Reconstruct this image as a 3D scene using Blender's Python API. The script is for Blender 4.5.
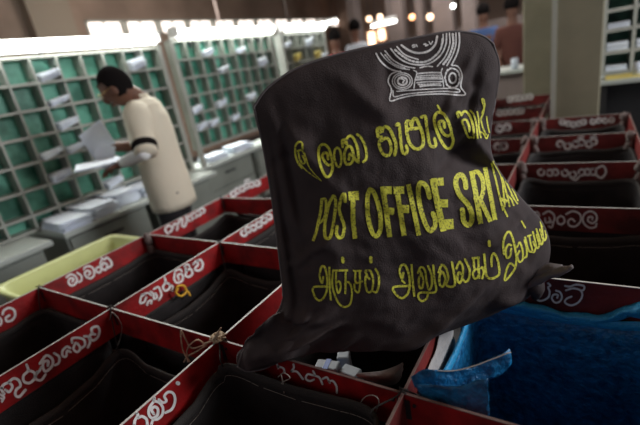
import bpy, bmesh, math, random
from mathutils import Vector, Matrix, noise
from mathutils.bvhtree import BVHTree
for o in list(bpy.data.objects): bpy.data.objects.remove(o)
S = bpy.context.scene; COL = S.collection
# ---------------------------------------------------------------- camera
F = 408.66; CX, CY = 320.0, 212.5; EYE = Vector((0, 0, 1.45))
def nrm(v): return v / v.length
_Y = nrm(Vector((590-CX, CY-16, -F))); _X = -nrm(Vector((-320-CX, CY-183, -F)))
_Z = nrm(_X.cross(_Y)); _X = _Y.cross(_Z)
ROT = Matrix((_X, _Y, _Z))
cd = bpy.data.cameras.new('camera'); cam = bpy.data.objects.new('camera', cd); COL.objects.link(cam)
cam.matrix_world = Matrix.Translation(EYE) @ ROT.to_4x4()
cd.sensor_width = 36; cd.lens = F/640*36; cd.clip_start = .02; cd.clip_end = 100
cd.dof.use_dof = True; cd.dof.focus_distance = .86; cd.dof.aperture_fstop = 2.0
S.camera = cam
# ---------------------------------------------------------------- light and exposure
w = bpy.data.worlds.new('world'); S.world = w; w.use_nodes = True
w.node_tree.nodes['Background'].inputs[0].default_value = (.80, .88, 1, 1)
w.node_tree.nodes['Background'].inputs[1].default_value = .17
S.view_settings.view_transform = 'Standard'; S.view_settings.look = 'None'
S.view_settings.exposure = 0; S.view_settings.gamma = 1
def area(name, loc, target, size, power, col):
    l = bpy.data.lights.new(name, 'AREA'); l.shape = 'RECTANGLE'; l.size, l.size_y = size; l.energy = power; l.color = col
    o = bpy.data.objects.new(name, l); COL.objects.link(o); o.location = loc
    o.rotation_euler = (Vector(target)-Vector(loc)).to_track_quat('-Z', 'Y').to_euler(); return o
area('fill_left', (-3.2, -2.6, 2.9), (-.9, 1.2, 1.0), (2.2, 1.2), 10, (.93, .97, 1))  # unseen fill lamp added behind the viewpoint on the left
area('key_right', (3.3, 2.5, 2.5), (-1.2, .9, .85), (1.6, 1.4), 150, (.95, .97, 1))  # unseen key lamp added at the right for boards facing that way
area('hall_light', (-3.6, 3.2, 3.15), (-2.6, 2.2, .9), (1.2, 3.5), 250, (.97, 1, .96))
area('hall_light_far', (-1.5, 8, 3.15), (-1.5, 8, 0), (4, 4), 150, (1, .95, .9))
area('wall_fill', (-5.0, 5.0, 3.3), (-7.5, 5.3, 2.7), (1, 4), 60, (1, .93, .85))  # unseen lamp added only to brighten the left wall
# ---------------------------------------------------------------- helpers
def ray(px): return ROT @ Vector((px[0]-CX, CY-px[1], -F))
def on_x(px, X): r = ray(px); return EYE + r*((X-EYE.x)/r.x)
def on_y(px, Y): r = ray(px); return EYE + r*((Y-EYE.y)/r.y)
def on_z(px, Z): r = ray(px); return EYE + r*((Z-EYE.z)/r.z)
MATS = {}
def mat(name, col, rough=.7, metal=0, var=0, scale=20, bump=0, bscale=60, emit=None, col2=None, spec=.5, trans=0, thresh=None, weave=0):
    if name in MATS: return MATS[name]
    m = bpy.data.materials.new(name); m.use_nodes = True; nt = m.node_tree; b = nt.nodes['Principled BSDF']
    b.inputs['Base Color'].default_value = (*col, 1); b.inputs['Roughness'].default_value = rough
    b.inputs['Metallic'].default_value = metal; b.inputs['Specular IOR Level'].default_value = spec
    if trans: b.inputs['Transmission Weight'].default_value = trans
    tc = nt.nodes.new('ShaderNodeTexCoord')
    if var or col2:
        n = nt.nodes.new('ShaderNodeTexNoise'); n.inputs['Scale'].default_value = scale; n.inputs['Detail'].default_value = 6
        nt.links.new(tc.outputs['Object'], n.inputs['Vector'])
        r = nt.nodes.new('ShaderNodeValToRGB')
        lo, hi = (.35, .65) if thresh is None else thresh
        r.color_ramp.elements[0].position = lo; r.color_ramp.elements[1].position = hi
        c2 = col2 if col2 else tuple(min(1, c*(1+var)) for c in col)
        c1 = col if col2 else tuple(c*(1-var) for c in col)
        r.color_ramp.elements[0].color = (*c1, 1); r.color_ramp.elements[1].color = (*c2, 1)
        nt.links.new(n.outputs['Fac'], r.inputs['Fac']); nt.links.new(r.outputs['Color'], b.inputs['Base Color'])
    if bump:
        n2 = nt.nodes.new('ShaderNodeTexNoise'); n2.inputs['Scale'].default_value = bscale; n2.inputs['Detail'].default_value = 5
        nt.links.new(tc.outputs['Object'], n2.inputs['Vector'])
        bp = nt.nodes.new('ShaderNodeBump'); bp.inputs['Strength'].default_value = bump; bp.inputs['Distance'].default_value = .01
        nt.links.new(n2.outputs['Fac'], bp.inputs['Height']); nt.links.new(bp.outputs['Normal'], b.inputs['Normal'])
    if emit:
        b.inputs['Emission Color'].default_value = (*emit[0], 1); b.inputs['Emission Strength'].default_value = emit[1]
    MATS[name] = m; return m
M = {
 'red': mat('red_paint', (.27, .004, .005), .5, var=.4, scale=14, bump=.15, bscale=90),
 'red_darker': mat('darker_red_paint', (.13, .012, .010), .55, var=.5, scale=9, bump=.2, bscale=90),  # darker, browner red for the far and right-hand boards
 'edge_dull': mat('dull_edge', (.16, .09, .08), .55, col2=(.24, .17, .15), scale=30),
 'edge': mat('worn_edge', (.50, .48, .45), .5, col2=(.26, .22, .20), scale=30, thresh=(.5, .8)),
 'white_paint': mat('white_lettering_paint', (.80, .78, .76), .6, var=.1, scale=80),
 'cloth': mat('post_sack_cloth', (.054, .040, .040), .85, var=.18, scale=9, bump=.35, bscale=420, spec=.3),
 'piping': mat('post_sack_piping', (.13, .11, .11), .8, bump=.3, bscale=500),
 'yellow_print': mat('yellow_print', (.20, .18, .04), .75, col2=(.78, .76, .07), scale=300, thresh=(.36, .48)),
 'white_print': mat('white_print', (.75, .73, .72), .75, var=.2, scale=300),
 'sack': mat('dark_sack_cloth', (.022, .019, .019), .85, var=.3, scale=10, bump=.4, bscale=300, spec=.25),
 'knot': mat('grey_knotted_cloth', (.16, .12, .11), .85, bump=.4, bscale=200),
 'hem': mat('sack_hem', (.045, .040, .038), .85, bump=.4, bscale=300, spec=.25),
 'thread': mat('pale_thread', (.34, .30, .26), .8),
 'twine': mat('straw_twine', (.50, .38, .26), .85, var=.3, scale=60),
 'yellow_rag': mat('yellow_ribbon', (.75, .42, .03), .6),
 'blue': mat('blue_woven_plastic', (.003, .055, .15), .38, col2=(.013, .24, .54), scale=55, thresh=(.3, .75), bump=.9, bscale=70, spec=.6),
 'blue_hem': mat('blue_sack_hem', (.02, .30, .60), .45, bump=.6, bscale=90),
 'packet': mat('grey_white_packet', (.27, .29, .32), .6),
 'white_sack': mat('white_sack_cloth', (.42, .40, .39), .8, bump=.5, bscale=60),
 'olive': mat('olive_wall_paint', (.22, .20, .135), .55, var=.12, scale=3),
 'olive_edge': mat('pillar_corner_strip', (.36, .36, .31), .5),
 'shelf': mat('shelf_grey_paint', (.40, .41, .37), .5, var=.1, scale=5),
 'green': mat('green_back_panel', (.03, .17, .11), .4, col2=(.14, .46, .33), scale=7, thresh=(.38, .62)),
 'desk_top': mat('desk_laminate', (.50, .54, .50), .4, var=.08, scale=3),
 'desk_body': mat('desk_grey_green', (.23, .25, .22), .5, var=.1, scale=4),
 'dark': mat('dark_metal', (.02, .02, .022), .5),
 'paper': mat('paper', (.82, .88, 1.0), .7, var=.06, scale=8),
 'paper_y': mat('yellow_paper', (.75, .62, .18), .7),
 'tub': mat('pale_yellow_plastic', (.62, .66, .30), .4, var=.08, scale=6),
 'tube': mat('fluorescent_tube', (1, 1, 1), .3, emit=((.97, 1, .95), 10)),
 'fixture': mat('white_enamel', (.85, .85, .83), .4),
 'warm': mat('warm_lamp', (1, .8, .6), .3, emit=((1, .66, .42), 4)),
 'orange': mat('orange_lamp', (1, .5, .3), .3, emit=((1, .42, .18), 6)),
 'daylight': mat('bright_window_glass', (1, 1, 1), .3, emit=((1, .86, .78), 2.2)),
 'ceiling': mat('brown_ceiling_boards', (.50, .31, .20), .8, var=.25, scale=.8),
 'beam': mat('grey_brown_beam', (.36, .29, .23), .8),
 'wall': mat('brown_wall', (.34, .24, .19), .8, var=.2, scale=1.2),
 'floor': mat('dark_floor', (.05, .05, .055), .55, var=.2, scale=2),
 'grey_panel': mat('grey_partition', (.24, .19, .175), .6, var=.15, scale=2),
 'skin': mat('brown_skin', (.16, .070, .042), .55),
 'hair': mat('black_hair', (.012, .010, .010), 1.0, spec=.05, bump=.5, bscale=120),
 'shirt': mat('cream_shirt', (.74, .68, .54), .8, bump=.25, bscale=25),
 'trousers': mat('dark_trousers', (.018, .018, .022), .8),
 'sleeve': mat('white_cuff', (.72, .74, .74), .8),
 'gold': mat('brass_frame', (.6, .4, .15), .35, metal=1),
 'redshirt': mat('red_shirt', (.45, .04, .07), .8),
 'whiteshirt': mat('white_shirt', (.60, .66, .74), .8),
 'rust': mat('rust_shirt', (.10, .028, .018), .8),
 'blueshirt': mat('blue_shirt', (.05, .10, .25), .8),
 'bluebag': mat('blue_packet', (.02, .07, .32), .5),
}
def obj(name, verts, faces, m, parent=None, smooth=False, mi=None):
    me = bpy.data.meshes.new(name); me.from_pydata([tuple(v) for v in verts], [], faces)
    for mm in (m if isinstance(m, (list, tuple)) else [m]): me.materials.append(mm)
    if mi:
        for p, i in zip(me.polygons, mi): p.material_index = i
    if smooth: me.polygons.foreach_set('use_smooth', [True]*len(me.polygons))
    me.update(); o = bpy.data.objects.new(name, me); COL.objects.link(o)
    if parent: o.parent = parent; o.matrix_parent_inverse = Matrix.Translation(-parent.location)
    return o
def tag(o, label=None, cat=None, group=None, kind=None):
    if label: o['label'] = label
    if cat: o['category'] = cat
    if group: o['group'] = group
    if kind: o['kind'] = kind
    return o
def thing(name, label, cat, loc, group=None):
    o = bpy.data.objects.new(name, None); COL.objects.link(o); o.location = loc; o.empty_display_size = .05
    return tag(o, label, cat, group)
class MB:
    def __init__(s): s.v = []; s.f = []; s.mi = []
    def add(s, v, f, i=0):
        n = len(s.v); s.v += [Vector(a) for a in v]; s.f += [tuple(n+k for k in q) for q in f]; s.mi += [i]*len(f)
    def box(s, a, b, i=0):
        x0, y0, z0 = a; x1, y1, z1 = b
        s.add([(x0,y0,z0),(x1,y0,z0),(x1,y1,z0),(x0,y1,z0),(x0,y0,z1),(x1,y0,z1),(x1,y1,z1),(x0,y1,z1)],
              [(0,3,2,1),(4,5,6,7),(0,1,5,4),(1,2,6,5),(2,3,7,6),(3,0,4,7)], i)
    def tube(s, pts, r, n=8, i=0, closed=False, sq=1.0):
        pts = [Vector(p) for p in pts]; m = len(pts); base = len(s.v)
        for k, p in enumerate(pts):
            a = pts[(k-1) % m] if (closed or k) else pts[0]; b = pts[(k+1) % m] if (closed or k < m-1) else pts[-1]
            t = (b-a); t = t.normalized() if t.length > 1e-9 else Vector((0,0,1))
            up = Vector((0,0,1)) if abs(t.z) < .95 else Vector((1,0,0))
            u = t.cross(up).normalized(); w_ = u.cross(t).normalized(); rr = r[k] if isinstance(r, (list, tuple)) else r
            for q in range(n):
                an = 2*math.pi*q/n; s.v.append(p+u*math.cos(an)*rr+w_*math.sin(an)*rr*sq)
        for k in range(m if closed else m-1):
            k2 = (k+1) % m
            for q in range(n):
                q2 = (q+1) % n; s.f.append((base+k*n+q, base+k*n+q2, base+k2*n+q2, base+k2*n+q)); s.mi.append(i)
        if not closed:
            s.f.append(tuple(base+q for q in range(n))[::-1]); s.f.append(tuple(base+(m-1)*n+q for q in range(n))); s.mi += [i, i]
    def build(s, name, m, parent=None, smooth=False): return obj(name, s.v, s.f, m, parent, smooth, s.mi)
def bevel(o, w_=.004, seg=2):
    b = o.modifiers.new('bevel', 'BEVEL'); b.width = w_; b.segments = seg; b.limit_method = 'ANGLE'; return o
def boxo(name, a, b, m, parent=None, bev=0):
    q = MB(); q.box(a, b); o = q.build(name, m, parent)
    if bev: bevel(o, bev)
    return o
def crom(pts, step, closed=False):
    pts = [Vector(p) for p in pts]
    if len(pts) < 3 and not closed:
        n = max(2, int((pts[1]-pts[0]).length/step)+1); return [pts[0].lerp(pts[1], k/(n-1)) for k in range(n)]
    P = [pts[-1]]+pts+[pts[0], pts[1]] if closed else [2*pts[0]-pts[1]]+pts+[2*pts[-1]-pts[-2]]
    out = []
    for k in range(len(P)-3):
        a, b, c, d = P[k:k+4]; n = max(2, int((c-b).length/step)+1)
        for q in range(n):
            t = q/n; out.append(.5*((2*b)+(c-a)*t+(2*a-5*b+4*c-d)*t*t+(-a+3*b-3*c+d)*t**3))
    out.append(P[-2]); return out
def strokes(name, groups, mapper, m, parent, step=.8, label=None, fat=1.3):
    """painted lettering: each stroke is a ribbon laid on the surface that carries it"""
    V, Fc = [], []
    def put(p):
        q = mapper(p)
        if q is None: return None
        V.append(q); return len(V)-1
    for (ox, oy, sc, items) in groups:
        for it in items:
            wd, pts = it[0]/sc*fat, it[1]; opt = it[2] if len(it) > 2 else ''
            P = [Vector((ox+x/sc, oy+y/sc)) for x, y in pts]
            if 'l' in opt:
                C = []
                for a, b in zip(P, P[1:]): C += crom([a, b], step)
            else: C = crom(P, step)
            m_ = len(C); rows = []
            for k in range(m_):
                t = C[min(k+1, m_-1)]-C[max(k-1, 0)]
                if t.length < 1e-6: continue
                t.normalize(); nn = Vector((-t.y, t.x)); hw = wd/2
                if 't' in opt: hw *= 1-.75*k/m_
                rows.append([put(C[k]+nn*hw*e) for e in (-1, 0, 1)])
            for a, b in zip(rows, rows[1:]):
                for e in (0, 1):
                    q = (a[e], a[e+1], b[e+1], b[e])
                    if None not in q: Fc.append(q)
            if 'b' not in opt:
                for c in ((C[0], C[-1]) if 't' not in opt else (C[0],)):
                    ids = [put(c+Vector((math.cos(a), math.sin(a)))*wd/2) for a in [k*math.pi/4 for k in range(8)]]
                    if None not in ids: Fc.append(tuple(ids))
    o = obj(name, V, Fc, m, parent)
    if label: o['label'] = label
    return o
def loops(cs, r, w_):
    return [(w_, [(x+r*math.cos(a+x), y+r*math.sin(a+x)*.95) for a in [k*.75 for k in range(8)]]) for x, y in cs]
def skin(name, V, E, R, m, parent, sub=2, root=0):
    me = bpy.data.meshes.new(name); me.from_pydata([tuple(v) for v in V], E, []); me.materials.append(m)
    o = bpy.data.objects.new(name, me); COL.objects.link(o)
    if parent: o.parent = parent; o.matrix_parent_inverse = Matrix.Translation(-parent.location)
    sk = o.modifiers.new('skin', 'SKIN'); sk.use_smooth_shade = True
    me.skin_vertices or me.attributes
    bm = bmesh.new(); bm.from_mesh(me); lay = bm.verts.layers.skin.verify(); bm.verts.ensure_lookup_table()
    for k, v in enumerate(bm.verts):
        rr = R[k]; v[lay].radius = rr if isinstance(rr, tuple) else (rr, rr); v[lay].use_root = (k == root)
    bm.to_mesh(me); bm.free()
    s2 = o.modifiers.new('subdivision', 'SUBSURF'); s2.levels = sub; s2.render_levels = sub
    return o
def ellipsoid(mb, c, r, rot=None, n=14, i=0, fn=None):
    V = []; Fs = []
    for a in range(n+1):
        th = math.pi*a/n
        for b in range(2*n):
            ph = math.pi*b/n; d = Vector((math.sin(th)*math.cos(ph)*r[0], math.sin(th)*math.sin(ph)*r[1], math.cos(th)*r[2]))
            if fn: d = fn(d)
            if rot: d = rot @ d
            V.append(Vector(c)+d)
    for a in range(n):
        for b in range(2*n):
            b2 = (b+1) % (2*n); Fs.append((a*2*n+b, (a+1)*2*n+b, (a+1)*2*n+b2, a*2*n+b2))
    mb.add(V, Fs, i)
# ---------------------------------------------------------------- setting
def struct(o): return tag(o, kind='structure')
struct(boxo('floor', (-7.6, -3.5, -.1), (4.5, 14.2, 0), M['floor']))
CEIL = 3.7
struct(boxo('ceiling', (-7.6, -3.5, CEIL), (4.5, 14.2, CEIL+.1), M['ceiling']))
q = MB()
for k in range(8): q.box((-7.5, -2.9+k*2.1, CEIL-.16), (4.4, -2.65+k*2.1, CEIL+.001))
q.box((-5.2, -3.4, CEIL-.12), (-4.95, 14, CEIL+.001))
struct(q.build('trim_1', M['beam']))
q = MB(); WZ0, WZ1, WY0 = 2.62, 2.90, 4.7      # left wall with a strip of high windows
q.box((-7.7, -3.5, -.1), (-7.5, WY0, CEIL)); q.box((-7.7, WY0, -.1), (-7.5, 14.2, WZ0)); q.box((-7.7, WY0, WZ1), (-7.5, 14.2, CEIL))
struct(q.build('wall_left', M['wall']))
ya, yb = on_x((26, 15), -7.4).y, on_x((69, 15), -7.4).y
struct(boxo('trim_7', (-7.5, ya, 0), (-7.3, yb, CEIL), M['beam']))
wn = 1; y = WY0
while y < 13.6:
    o = boxo('window_%d' % wn, (-7.62, y+.05, WZ0+.03), (-7.60, y+.75, WZ1-.03), M['daylight']); struct(o)
    fr = MB()
    for (a, b) in (((-7.66, y, WZ0), (-7.49, y+.05, WZ1)), ((-7.66, y, WZ0), (-7.49, y+.8, WZ0+.03)), ((-7.66, y, WZ1-.03), (-7.49, y+.8, WZ1)), ((-7.64, y+.39, WZ0), (-7.56, y+.41, WZ1))): fr.box(a, b)
    fr.build('window_frame', M['shelf'], o); y += .8; wn += 1
struct(boxo('wall_far', (-7.6, 14, 0), (4.5, 14.2, CEIL), M['wall']))
# far hall partitions and windows
for k, (x0, x1, z0, z1, mm) in enumerate([(*[on_y(p_, 13.9).x for p_ in ((320,24),(336,22))], on_y((328,28), 13.9).z, on_y((328,17), 13.9).z, 'daylight'),
        (*[on_y(p_, 13.9).x for p_ in ((368,38),(374,38))], on_y((371,45), 13.9).z, on_y((371,32), 13.9).z, 'warm'), (*[on_y(p_, 13.9).x for p_ in ((378,34),(384,34))], on_y((381,40), 13.9).z, on_y((381,29), 13.9).z, 'warm')]):
    struct(boxo('window_%d' % (wn+k), (x0, 13.93, z0), (x1, 13.98, z1), M[mm]))
for k, (px, wd, zt) in enumerate([(357, .2, CEIL), (398, .35, CEIL), (422, .15, CEIL), (445, .4, CEIL), (470, .25, CEIL)]):
    p = on_y((px, 60), 9.0); struct(boxo('trim_%d' % (k+10), (p.x-wd/2, 9.0, 0), (p.x+wd/2, 9.35, zt), M['grey_panel'], bev=.02))
struct(boxo('wall_back', (-4.6, 11.0, 0), (-1.2, 11.1, 1.75), M['grey_panel']))
# pillars on the right
pl = on_y((555, 60), 3.25).x; pr = on_y((602, 60), 3.25).x
p1 = struct(boxo('trim_5', (pl, 3.25, 0), (pr, 3.62, CEIL), M['olive'], bev=.01))
q = MB(); q.box((pl-.022, 3.235, 0), (pl+.008, 3.262, CEIL)); q.build('corner_strip', M['olive_edge'], p1)
pl2 = on_y((523, 60), 4.35).x; pr2 = on_y((553, 60), 4.35).x
struct(boxo('trim_6', (pl2, 4.35, 0), (pr2+.1, 4.75, CEIL), M['olive'], bev=.01))
# ceiling conduits
def rod(name, a, b, r, label): q = MB(); q.tube([a, b], r, 10); o = q.build(name, M['shelf'], None, True); return tag(o, label, 'pipe')
# ---------------------------------------------------------------- sorting frame
T = .89; TH = .0048; HB = .085
AY = [.06, .515, .972, 1.442, 1.954, 2.47, 2.97, 3.47, 4.10]
BX = [-1.61, -1.16, -.71, -.252, .212]
frame = thing('sorting_frame', 'red painted sorting frame of open compartments with white hand-painted lettering', 'sorting frame', (-.7, 1, 0))
def board(a, b, dull=False, darker=False, name='divider_board'):
    q = MB(); q.box(a, (b[0], b[1], b[2]-.0014)); q.box((a[0], a[1], b[2]-.0014), b, 1); return q.build(name, [M['red_darker' if darker else 'red'], M['edge_dull' if dull else 'edge']], frame)
Arange = {0: (0, 4), 1: (0, 4), 2: (0, 4), 3: (0, 4), 4: (0, 4), 5: (2, 4), 6: (2, 4), 7: (2, 3), 8: (2, 3)}
A_boards = {}
for k, yy in enumerate(AY):
    i0, i1 = Arange[k]
    for c in range(i0, i1):
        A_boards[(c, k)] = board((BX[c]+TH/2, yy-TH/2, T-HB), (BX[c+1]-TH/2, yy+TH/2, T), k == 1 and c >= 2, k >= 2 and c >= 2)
B_boards = {}
for c, xx in enumerate(BX):
    top = {0: 4, 1: 4, 2: 8, 3: 8, 4: 6}[c]
    for k in range(top):
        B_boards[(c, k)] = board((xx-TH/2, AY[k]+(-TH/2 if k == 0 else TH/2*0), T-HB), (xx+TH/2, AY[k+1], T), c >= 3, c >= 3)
for (c, k) in [(0,0),(4,0),(0,4),(2,4),(4,4),(2,8),(3,8),(4,6),(2,0),(0,2),(4,2),(2,6)]:
    boxo('leg', (BX[c]-.02, AY[k]-.02, 0), (BX[c]+.02, AY[k]+.02, T-HB), M['red'], frame)
q = MB()
for c in (0, 2, 4): q.box((BX[c]-.015, AY[0], .12), (BX[c]+.015, AY[{0: 4, 2: 8, 4: 6}[c]], .15))
q.build('lower_rail', M['red'], frame)
# brackets with screws where boards meet
for (c, k) in [(0,1),(1,1),(2,1),(0,2),(1,2),(3,1),(0,3)]:
    q = MB()
    q.box((BX[c]-.012, AY[k]-TH/2-.002, T-.055), (BX[c]+.012, AY[k]-TH/2, T-.012))
    for e in (-1, 1): q.tube([(BX[c]+e*.02, AY[k]-TH/2-.003, T-.02), (BX[c]+e*.02, AY[k]-TH/2, T-.02)], .0035, 8)
    q.build('bracket', M['dark'], frame)
EPS = .0015
def mapB(c): return lambda p: on_x(p, BX[c]+TH/2+EPS)
def mapA(k): return lambda p: on_y(p, AY[k]-TH/2-EPS)
WP = M['white_paint']
strokes('lettering', [(0, 320, 5.18, [
 (10,[(0,355),(14,350)]),(10,[(0,385),(20,398),(10,422)]),(8,[(0,405),(14,408)]),
 (11,[(22,382),(8,362),(14,340),(45,325),(64,345),(48,372),(28,362)]),(11,[(42,325),(70,303),(96,312),(106,340),(84,362),(80,388),(100,397),(132,362)]),
 (11,[(138,232),(146,262),(122,288),(124,318),(152,326),(180,302),(176,272),(150,262)]),(10,[(182,288),(205,262),(212,245)]),(10,[(192,268),(184,302),(212,312),(236,282)]),
 (11,[(206,226),(240,184),(272,205),(268,240),(236,266),(222,242),(228,216),(250,214),(248,236)]),(10,[(280,172),(306,190),(304,222),(285,234)]),
 (10,[(366,166),(348,160),(342,188),(325,186),(324,160),(346,138),(364,146)]),(10,[(374,118),(374,96),(402,92),(434,102),(440,128),(426,144)]),(10,[(392,118),(380,148),(400,166),(416,146),(402,122)]),(10,[(436,84),(458,88),(466,115),(455,142)]),
 (11,[(476,68),(476,42),(504,34),(516,58),(506,90),(482,106),(464,90),(474,72),(492,74)])])], mapB(1), WP, B_boards[(1,0)])
strokes('lettering', [(120, 370, 7.725, [
 (17,[(130,330),(138,352),(116,388),(110,430)]),(17,[(138,370),(170,358),(204,380),(212,430)]),
 (17,[(266,215),(258,245),(226,295),(224,345),(250,372),(288,350),(292,302),(266,284),(244,308),(262,340)]),(16,[(258,240),(300,250),(330,290),(326,345),(290,380),(256,386),(240,430)]),
 (16,[(300,228),(332,252),(358,238),(344,202),(374,170),(412,182),(426,235),(402,300),(352,330)]),(24,[(444,100),(450,104)])])], mapB(2), WP, B_boards[(2,0)])
strokes('lettering', [(55, 235, 7.09, [
 (12,[(82,300),(110,280),(142,290),(156,320),(140,350),(110,356),(96,330),(110,306),(132,312),(124,330)]),(11,[(158,268),(186,290),(186,322),(168,334)]),
 (11,[(204,245),(214,228),(246,222),(272,240),(278,280),(256,306),(226,300),(210,270),(232,252),(252,268),(236,286)]),
 (11,[(290,240),(312,226),(328,244),(316,266),(294,258),(290,240)]),
 (12,[(328,182),(322,210),(336,240),(358,246),(370,215),(346,196),(338,214)]),(12,[(330,165),(352,172),(366,160),(392,180),(402,214),(376,232)])]),
 ], mapB(0), WP, B_boards[(0,1)])
strokes('lettering', [(130, 245, 7.09, [
 (12,[(104,350),(80,368),(72,410),(100,404),(116,372)]),(10,[(84,352),(126,340),(152,358)]),(12,[(122,425),(130,402),(152,392),(150,415)]),
 (12,[(146,330),(168,350),(170,382),(192,370),(182,342)]),(12,[(170,312),(200,298),(218,330),(222,360),(205,390)]),
 (12,[(246,230),(252,262),(234,298),(250,324),(278,308),(282,280),(256,268)]),(11,[(284,280),(306,300),(300,322)]),
 (12,[(318,200),(314,240),(330,266),(362,260),(376,235),(366,206),(340,214),(346,244)]),(11,[(318,186),(350,172),(368,186)]),
 (12,[(392,160),(400,190),(392,215),(418,226),(442,202),(430,170),(404,180)]),(10,[(384,150),(410,138),(424,155)]),
 (12,[(450,136),(472,114),(482,140),(460,166),(476,182),(506,170),(516,135),(500,104),(480,112)])])], mapB(1), WP, B_boards[(1,1)])
strokes('lettering', [(155, 165, 4.725, [(8,[(60,325),(48,304),(66,286),(82,300),(70,318)]),(8,[(82,300),(92,278),(108,286),(104,306)]),(8,[(106,290),(116,262),(130,256),(128,284),(140,290),(150,262),(146,244)])] + loops([(165,252),(184,240),(205,228),(222,216)], 12, 8))], mapB(0), WP, B_boards[(0,2)])
strokes('lettering', [(155, 165, 4.725, loops([(370,136),(390,122),(412,112),(434,98),(456,92),(482,86)], 12, 9) + [(7,[(425,75),(445,68)])])], mapB(0), WP, B_boards[(0,3)])
strokes('lettering', [(155, 165, 4.725, loops([(420,322),(440,306),(465,296),(490,282),(515,262),(538,246)], 13, 9))], mapB(1), WP, B_boards[(1,2)])
strokes('lettering', [(0, 280, 7.08, [(13,[(18,242),(30,214),(66,198),(100,214),(106,255),(82,286),(50,292),(42,268),(66,250)]),(12,[(-8,262),(10,285),(6,312),(-10,325)])])], mapB(0), WP, B_boards[(0,0)])
strokes('lettering', [(255, 345, 5.67, [(9,[(46,100),(70,95),(84,108)]),(9,[(86,96),(120,105),(132,130)]),(9,[(132,122),(160,132),(168,155)]),
 (9,[(218,110),(220,130),(205,150)]),(9,[(205,150),(238,152),(272,194)]),(9,[(330,148),(338,172),(300,166),(288,190),(310,204),(334,196)]),(9,[(336,172),(366,186),(382,222)]),
 (9,[(384,192),(408,184),(424,215)]),(9,[(418,206),(442,204),(462,235),(464,272)])])], mapA(1), WP, A_boards[(2,1)])
strokes('lettering', [(520, 195, 6.4, [(10,[(95,110),(115,112),(125,135)]),(10,[(148,122),(185,104),(218,130),(216,168),(186,176)]),(9,[(160,150),(166,178),(194,164),(186,146)]),(10,[(214,172),(204,206),(184,200)]),
 (10,[(262,132),(240,150),(242,178),(264,188),(284,172),(280,146),(262,134)]),(10,[(296,122),(338,104),(382,122),(388,165),(356,200),(318,196),(308,168),(330,152),(350,168)]),
 (10,[(490,184),(480,206),(440,208),(404,172),(410,126),(450,104),(486,124),(490,160),(464,180),(436,166),(440,142),(464,142),(462,156)])])], mapA(3), WP, A_boards[(3,3)])
strokes('lettering', [(520, 270, 6.4, [(10,[(180,85),(194,100),(180,112),(190,140),(178,178),(130,198),(100,178),(112,148),(150,132)]),
 (10,[(230,132),(256,142),(268,172),(254,202),(224,208),(204,182),(216,158),(242,160),(238,178)]),(10,[(288,102),(318,106),(360,94),(408,102),(408,126),(392,132)]),(10,[(294,130),(340,118),(386,130),(398,166),(372,208),(326,226),(288,208),(298,184),(330,170)])])], mapA(2), WP, A_boards[(3,2)])
strokes('lettering', [(520, 100, 4.725, loops([(100,342),(142,344),(166,342),(212,345),(250,352),(292,342),(318,340),(345,340)], 15, 8) + [(8,[(360,325),(392,312),(406,340),(385,368),(360,355)]),(8,[(238,366),(262,378),(280,362)])])], mapA(4), WP, A_boards[(3,4)])
strokes('lettering', [(520, 100, 4.725, loops([(190,208),(225,218),(262,208),(290,200),(326,208),(348,196)], 15, 8) + [(7,[(275,180),(300,172)]),(7,[(335,176),(358,172)])])], mapA(5), WP, A_boards[(3,5)])
strokes('lettering', [(520, 100, 4.725, loops([(200,104),(228,112),(252,116),(278,112),(300,104),(345,102),(372,98),(402,98),(432,94)], 11, 8))], mapA(6), WP, A_boards[(3,6)])
strokes('lettering', [(480, 80, 4.72, loops([(84,316),(112,312)], 16, 9))], mapA(5), WP, A_boards[(2,5)])
strokes('lettering', [(480, 80, 4.72, loops([(92,230),(128,224)], 15, 9))], mapA(6), WP, A_boards[(2,6)])
strokes('lettering', [(480, 80, 4.72, loops([(92,156),(118,153),(144,150),(172,150),(194,145)], 11, 8))], mapA(7), WP, A_boards[(2,7)])
strokes('lettering', [(480, 80, 4.72, loops([(142,92),(166,88),(188,86),(212,82),(236,78)], 11, 8))], mapA(8), WP, A_boards[(2,8)])
# ---------------------------------------------------------------- sacks in the compartments
def sack_mesh(c, k, rng, drop, sag, inset=.016, depth=.60, N=72, tight=1.0):
    inset = .009+.007*tight
    x0, x1, y0, y1 = BX[c]+inset, BX[c+1]-inset, AY[k]+inset, AY[k+1]-inset
    r = .05; cx, cy = (x0+x1)/2, (y0+y1)/2; hx, hy = (x1-x0)/2, (y1-y0)/2
    base = []; sags = [sag*rng.uniform(.5, 1.4) for _ in range(4)]; seed = rng.uniform(0, 50)
    for q_ in range(N):
        a = 2*math.pi*q_/N; ca, sa = math.cos(a), math.sin(a); e = .28
        ux = math.copysign(abs(ca)**e, ca); uy = math.copysign(abs(sa)**e, sa)
        corner = (abs(ux)*abs(uy))**3
        side = 0 if abs(ca) > abs(sa) and ca > 0 else 1 if abs(ca) > abs(sa) else 2 if sa > 0 else 3
        z = T-drop-sags[side]*(1-corner)+.012*noise.noise(Vector((ux*2.1, uy*2.1, seed)))
        pull = tight*.022*(1-corner)*(.5+.5*noise.noise(Vector((ux*1.3+9, uy*1.3, seed))))
        base.append((ux, uy, z, pull))
    rows = []; L = 12
    for l in range(L+1):
        t = l/L; row = []
        for (ux, uy, z, pull) in base:
            s_ = 1-.05*t-(.35*(max(0, t-.85)/.15)**2)
            dz = z-(z-(T-depth))*t
            dn = .014*noise.noise(Vector((ux*2.5, uy*2.5, t*3+seed)))*min(1, t*4)
            row.append(Vector((cx+ux*(hx*s_-pull-abs(dn)), cy+uy*(hy*s_-pull-abs(dn)), dz)))
        rows.append(row)
    return rows, (cx, cy)
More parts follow.
